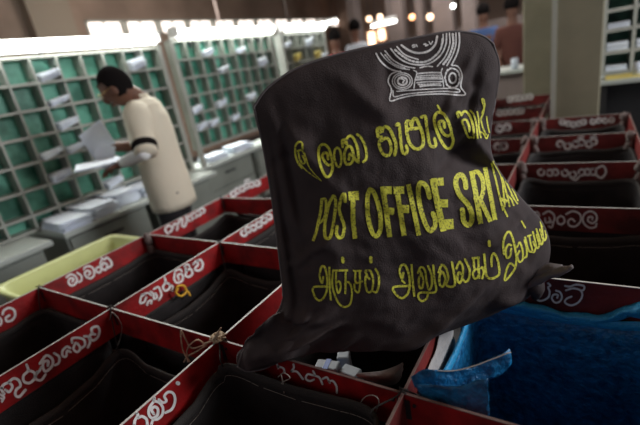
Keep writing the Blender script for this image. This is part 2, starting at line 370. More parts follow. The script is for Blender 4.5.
def make_sack(c, k, label, seed, drop=.075, sag=.05, m='sack', hm='hem', knots=(), tight=1.0, stitch=True, depth=.60):
    rng = random.Random(seed); rows, (cx, cy) = sack_mesh(c, k, rng, drop, sag, depth=depth, tight=tight); N = len(rows[0])
    root = thing('mail_sack', label, 'sack', (cx, cy, T-depth), 'open mail sacks hung in the sorting frame')
    V = [v for r_ in rows for v in r_]; Fs = []
    for l in range(len(rows)-1):
        for a in range(N): b = (a+1) % N; Fs.append((l*N+a, (l+1)*N+a, (l+1)*N+b, l*N+b))
    V.append(Vector((cx, cy, T-depth-.01))); e = len(V)-1; l = len(rows)-1
    for a in range(N): Fs.append((l*N+a, e, l*N+(a+1) % N))
    o = obj('sack_body', V, Fs, M[m], root, True); so = o.modifiers.new('thickness', 'SOLIDIFY'); so.thickness = .0025; so.offset = 0
    q = MB(); rim = [v.copy() for v in rows[0]]
    q.tube([v+Vector((0, 0, -.006)) for v in rim], .0055, 8, closed=True, sq=2.3); q.build('hem', M[hm], root, True)
    if stitch:
        q = MB(); cen = Vector((cx, cy, 0))
        ring = [v+Vector((0, 0, -.026))+(Vector((cx-v.x, cy-v.y, 0)).normalized()*.0045) for v in rim]
        for a in range(0, N):
            p0, p1 = ring[a], ring[(a+1) % N]; q.tube([p0, p0.lerp(p1, .85)], .0005, 5)
        q.build('stitching', M['thread'], root)
    for (ix, iy) in ((0,0),(1,0),(0,1),(1,1)):
        X0, Y0 = BX[c+ix], AY[k+iy]; sx, sy = (1, -1)[ix], (1, -1)[iy]
        near = min(rim, key=lambda v: (v.x-X0)**2+(v.y-Y0)**2)
        q = MB(); a = Vector((X0+sx*.009, Y0+sy*.009, T-.004))
        pts = crom([near+Vector((0, 0, -.01)), near+Vector((sx*.004, sy*.004, .02)), a, Vector((X0+sx*.002, Y0+sy*.002, T+.004)), Vector((X0-sx*.008, Y0+sy*.005, T+.0045))], .01)
        q.tube(pts, .0018, 6); q.build('tie_cord', M['hem'], root, True)
    if knots:
        for ix, iy in knots:
            X0, Y0 = BX[c+ix], AY[k+iy]; sx, sy = (1, -1)[ix], (1, -1)[iy]; q = MB(); ce = Vector((X0+sx*.022, Y0+sy*.018, T-.018))
            ellipsoid(q, ce, (.020, .015, .030), None, 9, 0, lambda d: d*(1+.35*noise.noise(d*60+ce*7)))
            q.tube([ce+Vector((0, 0, -.02)), ce+Vector((sx*.01, sy*.006, -.06))], [.012, .02], 9); q.build('corner_knot', M['knot'], root, True)
    return root
sk = lambda *a, **k_: make_sack(*a, **k_)
sk(0, 0, 'dark open sack below the leftmost board edge, cut by the left side of the photo', 1, drop=.07, sag=.012, tight=.1, stitch=False)
sk(0, 1, 'dark open sack in the compartment bordering the pale yellow tub', 2, drop=.07, sag=.012, tight=.1, knots=((0,1),))
sk(0, 2, 'dark open sack in the left row nearest the standing man', 3, tight=.2, stitch=False)
sk(0, 3, 'dark open sack at the far end of the left row', 4, stitch=False)
sk(1, 0, 'dark open sack at the bottom left with a thick hem and looped cord', 5, drop=.085, sag=.06)
sk(1, 1, 'dark open sack with the yellow ribbon knot at its edge', 6, drop=.08, knots=((1,1),))
sk(1, 2, 'dark open sack just left of the bulging sack, second row from the left', 7, drop=.03, sag=.05)
sk(2, 0, 'dark brown open sack in the bottom centre below the folded corner of the bulging sack', 8, drop=.02, sag=.045)
sk(3, 2, 'dark open sack behind the sack ear, with a V-shaped dip in its far rim', 9, drop=.07, sag=.05, knots=((0,1),(1,1)))
sk(3, 3, 'dark open sack two compartments behind the blue one on the right', 10, drop=.05, sag=.03, knots=((0,1),(1,1)), stitch=False)
sk(3, 4, 'dark open sack on the right, three compartments behind the blue one', 11, drop=.07, sag=.012, tight=.1, knots=((0,1),(1,1)), stitch=False)
sk(3, 5, 'dark open sack in the furthest compartment on the right, before the olive pillar', 12, drop=.05, sag=.03, knots=((0,1),(1,1)), stitch=False)
sk(2, 4, 'dark open sack just right of the bulging sack, nearest of the far middle row', 13, drop=.06, sag=.03, knots=((1,1),), stitch=False)
sk(2, 5, 'dark open sack second nearest in the far middle row beside the bulging sack', 14, drop=.06, sag=.03, knots=((1,1),), stitch=False)
sk(2, 6, 'dark open sack third nearest in the far middle row', 15, drop=.06, sag=.03, stitch=False)
sk(2, 7, 'dark open sack at the very far end of the middle row', 16, drop=.06, sag=.03, stitch=False)
# blue woven sack
blue = sk(3, 1, 'open blue woven plastic sack with a crumpled folded flap, bottom right', 21, drop=.066, sag=.018, m='blue', hm='blue_hem', stitch=False)
def patch(name, rows, m, parent, sub=3, jit=.003, thick=.0015, sd=0):
    """cloth patch from a coarse grid of 3D points, refined and slightly crumpled"""
    R = [crom(r_, 1e9) if False else r_ for r_ in rows]
    def dense(r_, n=5):
        P = [2*r_[0]-r_[1]]+list(r_)+[2*r_[-1]-r_[-2]]; out = []
        for k in range(len(P)-3):
            a, b, c, d = P[k:k+4]
            for q_ in range(n):
                t = q_/n; out.append(.5*((2*b)+(c-a)*t+(2*a-5*b+4*c-d)*t*t+(-a+3*b-3*c+d)*t**3))
        return out+[P[-2]]
    G = [dense(r_) for r_ in R]; G = [list(x) for x in zip(*[dense(list(c)) for c in zip(*G)])]
    V = []; n = len(G[0])
    for r_ in G:
        for p in r_: V.append(p+noise.noise_vector(p*38+Vector((sd, 0, 0)))*jit)
    Fs = [(a*n+b, a*n+b+1, (a+1)*n+b+1, (a+1)*n+b) for a in range(len(G)-1) for b in range(n-1)]
    o = obj(name, V, Fs, m, parent, True); s_ = o.modifiers.new('thickness', 'SOLIDIFY'); s_.thickness = thick; s_.offset = 0; return o
patch('folded_flap', [[on_y(p, y_) for p, y_ in zip(r_, (.535, .55, .575, .60, .62, .64))] for r_ in
  ([(411,375),(432,368),(456,370),(474,366),(494,357),(511,351)], [(412,380),(436,378),(458,379),(477,374),(497,368),(511,360)], [(415,386),(440,391),(462,388),(480,381),(497,377),(508,371)])], M['blue'], blue, jit=.006)
patch('front_wall', [[on_y(p, .531+.004*j) for j, p in enumerate(r_)] for r_ in
  ([(416,384),(440,386),(462,385),(488,379)], [(420,396),(442,400),(464,404),(489,400)], [(424,412),(446,418),(466,424),(490,430)])], M['blue'], blue, jit=.004)
def capy(v, m_=.955): v.y = min(v.y, m_); return v
patch('side_wall', [[capy(on_x(p, -.232+.006*j)) for j, p in enumerate(r_)] for r_ in
  ([(459,318),(470,314),(482,312)], [(462,345),(473,342),(492,330)], [(459,374),(470,372),(503,352)])], M['blue'], blue, jit=.005)
patch('folded_rim', [[on_y(p, y_) for p in r_] for y_, r_ in ((.958, [(500,302),(530,303),(562,312),(584,313),(604,314),(618,308),(642,301)]), (.940, [(500,304),(530,308),(562,316),(584,319),(604,319),(618,314),(642,308)]), (.946, [(500,307),(530,314),(562,322),(584,324),(604,324),(618,321),(642,317)]))], M['blue_hem'], blue, jit=.006)
q = MB(); q.tube(crom([on_y(p, y_) for p, y_ in (((428,370),.545),((452,371),.565),((474,366),.59),((490,360),.61),((511,352),.635))], .008), .0011, 6);
q.build('stitching', M['thread'], blue, True)
ws = patch('white_sack_edge', [[on_x(p, -.243) for p in r_] for r_ in ([(441,324),(446,322),(451,321)], [(436,350),(447,348),(456,346)], [(426,374),(444,374),(461,372)], [(418,400),(440,404),(462,402)])], M['white_sack'], None, jit=.002)
ws.name = 'white_cloth_sack'; tag(ws, 'off-white cloth sack edge squeezed between the blue sack and the red board', 'sack')
# compartment under the bulging sack
sk(2, 1, 'dark open sack half hidden under the bulging sack, holding upright white packets', 22, drop=.08, sag=.02, stitch=False)
def packet(px, z, wx, wy, m, label, stripe=None, rz=0):
    c = on_z(px, z); z0 = T-.585
    q = MB(); q.box((-wx/2, -wy/2, 0), (wx/2, wy/2, z-z0))
    o = q.build('mail_packet', M[m]); o.location = (c.x, c.y, z0); o.rotation_euler.z = rz; bevel(o, .004)
    tag(o, label, 'packet', 'upright mail packets under the bulging sack')
    if stripe:
        q = MB(); q.box((-.006, -wy/2-.001, z-z0-.16), (.006, wy/2+.001, z-z0+.0008)); s_ = q.build('blue_stripe', M[stripe]); s_.parent = o
packet((327,364), .825, .055, .03, 'packet', 'white upright mail packet with a blue stripe, left under the bulging sack', 'bluebag', .2)
packet((350,370), .815, .045, .03, 'packet', 'plain white upright mail packet right of the striped one', None, -.1)
packet((343,354), .80, .03, .03, 'packet', 'pale blue packet standing behind the two white packets', None, .4)
wp = patch('white_sack_edge', [[on_z(p, z_) for p in r_] for r_, z_ in (([(356,374),(372,372),(388,369),(402,362)], .845), ([(360,377),(376,379),(392,376),(403,366)], .83), ([(366,380),(384,385),(396,383),(402,376)], .76))], M['white_sack'], None, jit=.004)
wp.name = 'rolled_white_sack'; tag(wp, 'crumpled off-white cloth sack rim beside the red board corner under the bulging sack', 'sack')
# ties
def cordset(name, label, cat, strands, m, r=.0018, group=None):
    root = thing(name, label, cat, strands[0][0])
    for s_ in strands:
        q = MB(); q.tube(crom(s_, .004), r, 6); q.build('strand', m, root, True)
    return root
P0 = Vector((BX[2], AY[1], T))
st = []
rg = random.Random(3)
for k in range(11):
    a = rg.uniform(0, 6.28)
    st.append([P0+Vector((rg.uniform(-.02, .02), rg.uniform(-.02, .02), .004)), P0+Vector((.012*math.cos(a), .012*math.sin(a), .012)), P0+Vector((.02*math.cos(a+2), .02*math.sin(a+2), .006)), P0+Vector((.013*math.cos(a+4), .013*math.sin(a+4), .001))])
for pts in ([(205,345),(192,348),(186,340),(181,331),(183,350),(190,362)], [(205,346),(196,352),(188,356),(184,362)], [(205,345),(214,338),(221,328)], [(203,344),(212,341),(219,334)], [(207,346),(198,340),(190,345),(187,352),(188,362)]):
    st.append([on_y(p, AY[1]-.012-.002*j) for j, p in enumerate(pts)])
cordset('twine_knot', 'frayed straw-coloured twine knot tied over the crossing of two board edges, bottom centre left', 'twine', st, M['twine'], .0022)
cordset('loop_cord', 'thin pale cord loop hanging from the board crossing at the lower left', 'cord', [[on_y(p, AY[1]-.018) for p in pts] for pts in ([(112,312),(108,324),(105,335),(113,350),(118,345),(122,328),(118,318),(112,312)], [(104,326),(110,330),(107,340),(98,352),(97,362),(101,372)], [(107,318),(101,328),(106,336)])], M['thread'], .0011)
cordset('yellow_ribbon', 'yellow ribbon knotted in a ring at the edge of a compartment', 'ribbon', [[on_x(p, BX[1]+.014+.003*j) for j, p in enumerate(pts)] for pts in ([(176,290),(178,286),(184,286),(186,292),(181,296),(176,293),(178,288)], [(184,290),(188,292),(190,296)])], M['yellow_rag'], .0042)
cordset('grey_cord', 'short pale cord tied round the hem of the bottom centre sack', 'cord', [[on_y(p, AY[1]-.03) for p in pts] for pts in ([(278,377),(284,373),(290,378),(283,382),(281,386),(285,392)], [(281,374),(283,384),(284,393)])], M['thread'], .0011)
cordset('wire_loop', 'thin cord loop on the brown sack corner beside the bottom board crossing', 'cord', [[on_y(p, AY[1]-.02) for p in pts] for pts in ([(360,410),(361,402),(367,396),(375,396),(379,402),(376,412)],)], M['thread'], .0010)
# ---------------------------------------------------------------- the bulging post sack
A0 = Vector((-.600, .464, .0)); A1 = Vector((-.087, .866, .0))
U = (A1-A0).normalized(); NN = Vector((U.y, -U.x, 0))           # NN points to the viewer's side
lean = math.radians(7); W = (Vector((0, 0, 1))*math.cos(lean)-NN*math.sin(lean)).normalized(); NF = U.cross(W).normalized()
if NF.dot(NN) < 0: NF = -NF
ORG = Vector((A0.x, A0.y, T))
def on_plane(px):
    r = ray(px); t = (ORG-EYE).dot(NF)/r.dot(NF); return EYE+r*t
def edge(pts, n):
    P = [on_plane(p) for p in pts]; C = crom(P, .004); L = [0]
    for a, b in zip(C, C[1:]): L.append(L[-1]+(b-a).length)
    out = []; j = 0
    for k in range(n+1):
        d = L[-1]*k/n
        while j < len(L)-2 and L[j+1] < d: j += 1
        t = (d-L[j])/max(1e-9, L[j+1]-L[j]); out.append(C[j].lerp(C[j+1], min(1, t)))
    return out
NU, NV = 150, 120
bot = edge([(238,367),(247,371),(262,369),(285,361),(320,352),(360,350),(400,344),(440,334),(478,320),(505,308),(524,300)], NU)
top = edge([(254,107),(264,92),(278,80),(300,67),(340,54),(380,45),(420,37),(450,32),(470,33),(484,37),(493,44)], NU)
lef = edge([(238,367),(244,350),(258,333),(274,318),(283,298),(280,262),(273,205),(264,150),(254,107)], NV)
rig = edge([(524,300),(536,288),(546,268),(549,245),(541,222),(519,197),(499,172),(490,150),(491,122),(496,95),(499,66),(493,44)], NV)
def mid(u, v, i, j):
    return (bot[i]*(1-v)+top[i]*v)+(lef[j]*(1-u)+rig[j]*u)-((bot[0]*(1-u)+bot[-1]*u)*(1-v)+(top[0]*(1-u)+top[-1]*u)*v)
def ridge(s_, t_, a, b, w_):     # smooth crease between two points in (u, v)
    ax, ay = a; bx, by = b; dx, dy = bx-ax, by-ay; L = dx*dx+dy*dy
    k = max(0, min(1, ((s_-ax)*dx+(t_-ay)*dy)/L)); d = math.hypot(s_-ax-k*dx, t_-ay-k*dy)
    return math.exp(-(d/w_)**2)*math.sin(math.pi*min(1, .15+k*.85))
CRE = [((.97,.88),(.60,.70),.018,.008),((.98,.70),(.62,.62),.014,-.007),((.93,.99),(.70,.74),.016,.007),((.45,.02),(.75,.30),.02,.007),((.02,.45),(.30,.52),.014,.007),((.02,.80),(.32,.74),.016,-.006),((.97,.40),(.60,.34),.016,.006),((.060,.04),(.050,.96),.014,-.010),((.030,.04),(.022,.96),.010,.004),((.02,.98),(.35,.55),.030,.010),((.0,.62),(.22,.40),.028,-.009),((.0,.30),(.20,.22),.022,.010),((.02,.06),(.28,.20),.020,.013),((.0,.14),(.16,.30),.018,-.010),
       ((.98,.56),(.70,.70),.035,-.012),((.99,.60),(.74,.82),.025,.010),((.98,.50),(.72,.46),.030,.010),((.97,.30),(.72,.20),.03,-.008),((.96,.04),(.75,.16),.028,.012),((.90,.98),(.84,.62),.022,-.008),
       ((.30,.98),(.52,.78),.03,.006),((.10,.96),(.14,.40),.020,-.010),((.5,.03),(.62,.15),.03,.008),((.30,.02),(.34,.14),.02,.008),((.55,.98),(.50,.82),.025,-.005)]
def thick(u, v):
    a = max(0, math.sin(math.pi*min(1, max(0, u)))); b = max(0, math.sin(math.pi*min(1, max(0, v**.85))))
    return (a**.62)*(b**.60)*(1.12-.30*v)
def sackpt(i, j, side):
    u, v = i/NU, j/NV; p = mid(u, v, i, j); t = thick(u, v); q = p*1
    d = (.098 if side > 0 else .15)*t
    if side > 0:
        fade = min(1, t*2.2)
        d += sum(amp*1.7*ridge(u, v, a, b, w_) for a, b, w_, amp in CRE)*fade
        d += fade*(.022*noise.noise(Vector((u*3.1, v*2.7, 4)))+.009*noise.noise(Vector((u*8+v*3, v*6-u*2, 9)))+.0035*noise.noise(Vector((u*15+v*6, v*20, 2)))+.0015*noise.noise(Vector((u*34, v*30, 7))))
    q = p+NF*d*side
    return q
def keep(q):
    lim = T+.003
    if q.z < lim and q.y > AY[1]-.012: q.z = lim+.0015*noise.noise(q*40)
    return q
V = []; Fs = []; idx = {}
for j in range(NV+1):
    for i in range(NU+1): idx[(i, j, 1)] = len(V); V.append(keep(sackpt(i, j, 1)))
for j in range(NV+1):
    for i in range(NU+1):
        if i in (0, NU) or j in (0, NV): idx[(i, j, -1)] = idx[(i, j, 1)]
        else: idx[(i, j, -1)] = len(V); V.append(keep(sackpt(i, j, -1)))
for s_ in (1, -1):
    for j in range(NV):
        for i in range(NU):
            f_ = (idx[(i, j, s_)], idx[(i+1, j, s_)], idx[(i+1, j+1, s_)], idx[(i, j+1, s_)])
            Fs.append(f_ if s_ > 0 else f_[::-1])
post = thing('post_sack', 'bulging dark brown post office sack with large yellow print and a white emblem', 'mail sack', (ORG.x+.25, ORG.y+.2, T))
body = obj('sack_body', V, Fs, M['cloth'], post, True)
bvh = BVHTree.FromPolygons(V, Fs)
# seam piping round the edge
q = MB()
def loopv(ids, off=0): return [V[idx[k]] for k in ids]
per = [(i, 0, 1) for i in range(0, NU, 2)]+[(NU, j, 1) for j in range(0, NV, 2)]+[(i, NV, 1) for i in range(NU, 0, -2)]+[(0, j, 1) for j in range(NV, 0, -2)]
q.tube(loopv(per), .0026, 7, closed=True); q.build('piping', M['piping'], post, True)
# bottom corners: folded hem at the left, pulled ear at the right
def cloth_tube(name, pts, rad, m, parent, flat=.5, n=16, jit=.004, sd=0):
    q = MB(); C = crom(pts, .006); R_ = [rad[0]+(rad[-1]-rad[0])*0 for _ in C]
    for k in range(len(C)):
        t = k/(len(C)-1)*(len(rad)-1); a = int(min(t, len(rad)-2)); R_[k] = rad[a]+(rad[a+1]-rad[a])*(t-a)
    q.tube(C, R_, n, sq=flat)
    for v in q.v: v += noise.noise_vector(v*45+Vector((sd, 0, 0)))*jit
    return q.build(name, m, parent, True)
cloth_tube('corner_ear', [on_y(p, y_) for p, y_ in (((522,285),.86),((538,277),.85),((552,272),.845),((564,270),.84),((573,266),.838))], [.036,.028,.021,.016,.007], M['piping'], post, .55, sd=1)
cloth_tube('corner_ear', [on_y(p, y_) for p, y_ in (((524,275),.86),((540,270),.855),((553,267),.85),((562,266),.85))], [.028,.022,.016,.007], M['piping'], post, .5, sd=2)
cloth_tube('corner_ear', [on_y(p, y_) for p, y_ in (((526,262),.87),((532,280),.86),((536,292),.86),((534,298),.86))], [.036,.036,.026,.008], M['cloth'], post, .8, sd=3)
def onbag(p):
    r = ray(p).normalized(); loc, n_, i_, d_ = bvh.ray_cast(EYE, r)
    if loc is None or n_.dot(r) > -.02: return None
    return loc-r*.0012
def near_bag(p, off):
    r = ray(p).normalized(); loc, n_, i_, d_ = bvh.ray_cast(EYE, r)
    if loc is None: loc = on_y(p, .485); return loc-r*.004
    return loc-r*off
patch('folded_corner', [[near_bag(p, o_) for p, o_ in zip(r_, (.006, .016, .010, -.004, -.02))] for r_ in
  ([(256,331),(266,322),(280,312),(296,306),(312,306)], [(246,342),(258,334),(276,328),(296,326),(316,328)], [(239,354),(250,348),(272,344),(296,342),(318,342)], [(238,364),(248,360),(268,356),(290,351),(314,350)], [(242,372),(250,369),(266,365),(286,360),(306,354)])], M['cloth'], post, jit=.005, thick=.004, sd=5)
YP = M['yellow_print']
strokes('printed_lettering', [(285,115,5.67,[
 (14,[(100,195),(96,160),(76,154),(58,180),(60,232),(76,275),(96,300)]),(14,[(70,205),(96,200),(116,236),(132,285),(160,326),(208,374)],'t'),(12,[(76,215),(84,250),(104,276),(114,262),(100,232)]),(10,[(78,262),(110,305),(160,345),(206,374)],'t'),
 (18,[(270,285),(268,314),(254,344),(234,350),(212,315),(196,265),(190,210),(200,176),(220,166),(245,185),(262,232),(268,272),(248,284),(224,262),(212,232),(224,214),(242,222),(244,250)]),
 (15,[(296,184),(282,200),(280,245),(296,290),(312,290),(320,250),(312,200),(296,184)]),
 (18,[(328,180),(325,145),(342,142),(350,165)]),(18,[(340,158),(356,126),(376,120),(398,150),(414,205),(416,268)]),(18,[(412,266),(396,245),(376,185),(354,180),(338,215),(340,262),(352,280),(376,272),(388,240),(368,222),(362,252)]),
 (17,[(410,110),(430,128),(452,170),(462,215),(460,248),(444,266)])]),
 (365,95,5.67,[(22,[(74,235),(70,196),(88,186),(98,205)]),(22,[(88,210),(110,182),(136,190),(162,240),(176,290),(168,340)]),(20,[(94,236),(80,275),(96,325),(120,344),(142,334),(148,298),(138,258),(118,244),(96,258)]),
 (20,[(176,172),(192,166),(200,230),(206,290),(216,328),(232,332),(240,312),(234,288)]),(22,[(238,205),(234,156),(252,150),(264,178)]),(22,[(264,180),(272,142),(290,136),(312,180),(328,228),(330,278),(312,302),(284,304),(256,278),(242,236),(240,198),(300,188)]),
 (20,[(320,126),(342,122),(350,180),(360,245),(370,284),(390,294),(402,280),(394,246)]),
 (20,[(492,224),(500,262),(484,300),(456,295),(422,240),(396,168),(396,118),(420,98),(450,112),(476,160),(490,215),(466,232),(440,212),(420,170),(424,150),(446,152),(450,184)]),(13,[(412,60),(428,88)])]),
 (440,85,7.09,[(20,[(130,228),(122,198),(140,192),(152,214)]),(20,[(150,212),(176,186),(206,210),(230,270),(240,330),(240,374)]),(18,[(222,372),(200,368),(176,312),(158,258),(184,246),(206,290),(208,330)]),(15,[(214,180),(240,212),(256,270),(264,330),(268,376)]),
 (14,[(264,190),(274,240),(276,300),(290,372)]),(14,[(298,200),(316,150),(312,108),(298,98),(304,130),(312,150),(308,196),(292,240),(302,296),(326,352)]),(12,[(330,225),(338,280),(350,335)]),(12,[(286,330),(308,345),(330,380),(342,352)])])], onbag, YP, post, label='yellow Sinhala lettering', fat=.84)
strokes('printed_lettering', [(305,175,5.67,[
 (16,[(46,374),(66,315),(90,200),(96,134)],'lb'),(14,[(94,140),(114,136),(120,170),(110,240),(84,272)]),(17,[(160,118),(136,168),(114,270),(112,340),(124,360),(144,350),(158,290),(172,190),(172,134),(160,118)]),
 (18,[(228,150),(224,108),(208,124),(194,190),(206,240),(222,290),(214,344),(194,356),(178,330),(182,292)]),(50,[(247,120),(305,116)],'lb'),(26,[(272,130),(272,250),(284,362)],'lb'),
 (25,[(368,82),(354,130),(358,240),(380,322),(404,346),(426,312),(428,230),(410,150),(388,96),(368,82)]),(28,[(440,68),(462,210),(480,352)],'lb'),(44,[(428,88),(492,86)],'lb'),(40,[(455,204),(506,206)],'lb')]),
 (395,160,5.67,[(28,[(8,150),(30,290),(52,430)],'lb'),(42,[(-8,172),(52,170)],'lb'),(45,[(25,278),(80,278)],'lb'),(26,[(75,138),(106,280),(136,428)],'lb'),
 (26,[(196,212),(178,150),(146,130),(132,170),(142,260),(168,350),(196,400),(220,386),(230,350),(216,302)]),(34,[(214,108),(242,250),(276,404)],'lb'),(44,[(205,126),(276,122)],'lb'),(44,[(236,246),(300,246)],'lb'),(56,[(262,368),(332,362)],'lb'),
 (28,[(402,156),(396,112),(374,84),(350,100),(346,142),(368,200),(412,250),(434,300),(434,346),(414,370),(390,346),(382,282)]),(28,[(434,62),(460,200),(486,362)],'lb'),(24,[(440,74),(470,68),(496,110),(500,176),(482,222),(456,218)]),(25,[(482,222),(514,290),(542,350)],'lb'),(25,[(510,42),(540,190),(568,340)],'lb')]),
 (465,150,7.09,[(13,[(188,92),(216,200),(252,355),(270,430)],'lb'),(13,[(256,375),(300,470)],'l'),(12,[(200,82),(240,150),(270,215),(298,320),(316,400)],'l'),(12,[(250,160),(268,240),(276,330),(282,400)],'l'),(24,[(262,350),(290,360)],'l'),
 (11,[(226,104),(270,182),(312,270),(350,350)],'l'),(10,[(250,130),(300,215),(345,290),(375,358)],'l'),(11,[(296,316),(330,350),(346,392)],'l'),(10,[(330,320),(372,380)],'l')])], onbag, YP, post, label='yellow English lettering', fat=1.02)
strokes('printed_lettering', [(305,240,5.67,[
 (13,[(104,210),(96,244),(84,205),(92,156),(110,152),(124,200),(124,280),(104,330),(76,342),(52,312),(50,268),(130,264)]),(12,[(138,152),(140,250),(146,344)],'b'),
 (12,[(160,172),(154,245),(168,310),(194,362),(226,380),(256,362),(266,310),(262,262),(244,238),(226,250)]),(12,[(160,174),(244,172)],'b'),(12,[(230,172),(230,240),(228,306)],'b'),(12,[(176,180),(176,250),(188,300),(202,270),(196,236),(178,240)]),(20,[(213,104),(216,124)]),
 (12,[(272,176),(322,174)],'b'),(12,[(286,176),(288,240),(324,235)]),(12,[(310,176),(312,250),(304,296),(284,284),(280,250)]),
 (13,[(352,200),(342,180),(346,174),(372,178),(386,224),(380,284),(356,294),(342,250),(346,205),(366,220)]),(13,[(380,286),(404,296),(418,258),(418,200),(400,166)]),(20,[(373,100),(374,124)])]),
 (385,235,5.67,[(14,[(104,215),(96,246),(84,210),(90,176),(112,170),(132,212),(140,272),(130,330),(96,358),(60,334),(50,296),(145,288)]),(12,[(96,258),(112,272)]),(13,[(150,165),(156,250),(166,350)],'b'),
 (13,[(208,216),(192,250),(196,296),(212,298),(216,250),(200,206)]),(13,[(186,215),(204,182),(226,200),(236,262),(250,310),(266,280),(262,222),(244,176)]),(13,[(274,172),(280,250),(286,322),(204,326),(188,348),(206,374),(234,362),(246,328)]),
 (14,[(320,206),(308,240),(312,284),(330,290),(342,250),(330,212)]),(14,[(304,212),(322,170),(346,190),(358,240),(350,286),(396,280),(380,154)]),
 (14,[(404,190),(424,152),(442,190),(438,240),(424,272),(410,250),(418,212),(432,222)]),(14,[(438,246),(454,266),(474,250),(480,200),(454,138)]),
 (13,[(492,132),(538,128)],'b'),(13,[(502,134),(510,192),(554,184)]),(13,[(528,184),(530,230),(510,248),(498,220),(510,196)]),(13,[(550,182),(560,210),(552,246)])]),
 (475,210,5.67,[(14,[(52,252),(70,380),(134,368),(130,290),(108,246),(94,270),(94,318)]),(18,[(80,178),(82,202)]),(13,[(18,262),(24,390)],'b'),
 (13,[(206,200),(190,196),(174,226),(180,270),(198,262),(206,220)]),(13,[(164,250),(160,190),(174,140),(196,124),(216,168),(232,250),(230,320),(202,368),(170,398),(176,350),(198,304),(226,320)]),
 (12,[(238,210),(254,184),(270,230),(270,280),(252,294),(240,262),(252,232)]),(12,[(272,272),(292,262),(292,210),(280,170)]),
 (12,[(284,156),(304,228),(330,238)]),(11,[(296,150),(320,140)],'b'),(11,[(308,150),(318,200),(332,240),(342,215),(330,180)]),(10,[(265,64),(285,100)]),
 (11,[(328,124),(340,170),(352,216),(364,196),(348,140)]),(11,[(348,108),(362,150),(376,196),(384,170),(368,110)]),(11,[(372,64),(382,120),(392,172),(404,150),(396,96)]),(10,[(384,90),(404,100),(412,130)])])], onbag, YP, post, label='yellow Tamil lettering', fat=.92)
def arc(pts, n, w_, gap=.5, amp=0):     # dashes along a curve
    C = crom([Vector(p) for p in pts], 1.0); out = []
    for k in range(n):
        a = int(len(C)*k/n); b = int(len(C)*(k+gap)/n); b = max(b, a+2)
        if b < len(C): out.append((w_, [tuple(C[a]), tuple(C[(a+b)//2]+Vector((amp, amp))), tuple(C[b])]))
    return out
def ring(cx, cy, rx, ry, w_): return (w_, [(cx+rx*math.cos(a), cy+ry*math.sin(a)) for a in [k*math.pi/8 for k in range(17)]])
EM = [(8,[(34,142),(60,186),(104,224),(152,242),(172,243)]),(8,[(498,24),(500,80),(488,140),(456,208)]),
 (6,[(60,140),(100,186),(160,222),(220,232)]),(7,[(84,128),(128,178),(190,212),(250,224)]),(8,[(116,116),(158,164),(214,196),(280,206),(340,194),(396,150),(424,90),(428,28)]),
 (7,[(150,104),(196,150),(270,176)]),(11,[(176,96),(220,126),(270,140),(324,130),(362,96),(376,46)]),(6,[(340,176),(384,138),(408,80),(408,34)]),
 (7,[(444,28),(446,90),(420,160),(376,214)]),(7,[(480,28),(480,90),(462,150),(430,210)]),
 (7,[(152,243),(116,260),(102,300),(120,344),(112,406),(170,392),(250,376),(400,368),(528,374),(508,328),(514,262),(492,216),(456,208)]),
 (6,[(128,350),(136,384),(200,370),(300,360),(404,354),(496,358),(486,340),(400,338),(250,346),(150,354)]),
 ring(181,297,56,46,6),ring(181,297,44,36,6),ring(181,297,26,22,10),(8,[(170,282),(190,290),(184,306)]),
 ring(462,280,42,54,6),ring(462,280,20,28,9),(6,[(244,236),(262,250),(252,290),(246,336)]),(6,[(404,226),(398,250),(408,290),(412,330)]),
 (8,[(262,256),(330,250),(396,250)]),(6,[(262,270),(330,264),(396,264)]),(9,[(256,290),(330,284),(404,284)]),(7,[(262,306),(330,300),(404,300)]),(9,[(280,326),(340,320),(396,320)]),
 (7,[(280,222),(316,214),(350,216)]),(7,[(236,100),(246,94),(252,104),(240,108)]),(6,[(258,92),(264,104)]),(7,[(300,92),(312,88),(310,100),(324,94)]),(6,[(330,76),(340,92),(350,74)])]
EM += arc([(84,150),(130,198),(200,226)], 9, 8, .5, 3)+arc([(140,122),(190,162),(240,186),(300,190),(350,168),(394,118),(408,50)], 16, 11, .5)+arc([(462,34),(464,90),(440,160),(404,208)], 12, 11, .5, 2)+arc([(418,280),(432,236),(462,226),(492,244),(500,284),(488,322),(460,334),(432,320),(418,280)], 14, 9, .45)+arc([(264,278),(400,274)], 9, 8, .5)+arc([(270,316),(400,310)], 8, 7, .5)
strokes('printed_emblem', [(370,28,5.59,EM)], onbag, M['white_print'], post, step=.6, fat=1.12, label='white printed emblem of an arc on two rollers')
# ---------------------------------------------------------------- sorting cabinets along the left
XF, XB = -3.0, -3.10
def pigeonhole(name, label, ys, zs, x0, x1, post_h=0.0, tilt=0):
    root = thing(name, label, 'cabinet', (x0, (ys[0]+ys[-1])/2, .75), 'pigeonhole sorting cabinets along the left wall')
    t = .0085
    q = MB(); q.box((x0-.008, ys[0], zs[0]), (x0, ys[-1], zs[-1])); q.build('back_panel', M['green'], root)
    q = MB()
    for z in zs: q.box((x0, ys[0]-t, z-t), (x1, ys[-1]+t, z+t))
    q.build('shelf', M['shelf'], root)
    q = MB()
    for y in ys: q.box((x0+.001, y-t*.8, zs[0]), (x1+.002, y+t*.8, zs[-1]))
    q.build('divider', M['shelf'], root)
    for y in (ys[0], ys[-1]): boxo('corner_post', (x1-.02, y-.02, .751), (x1+.015, y+.02, zs[-1]+.02), M['shelf'], root)
    return root
def lin(a, b, n): return [a+(b-a)*k/n for k in range(n+1)]
ys1 = lin(.42, 2.44, 12); zs1 = [.765]+lin(.86, 1.815, 6)
c1 = pigeonhole('pigeonhole_cabinet', 'nearest green-backed pigeonhole cabinet, behind the standing man', ys1, zs1, XB, XF)
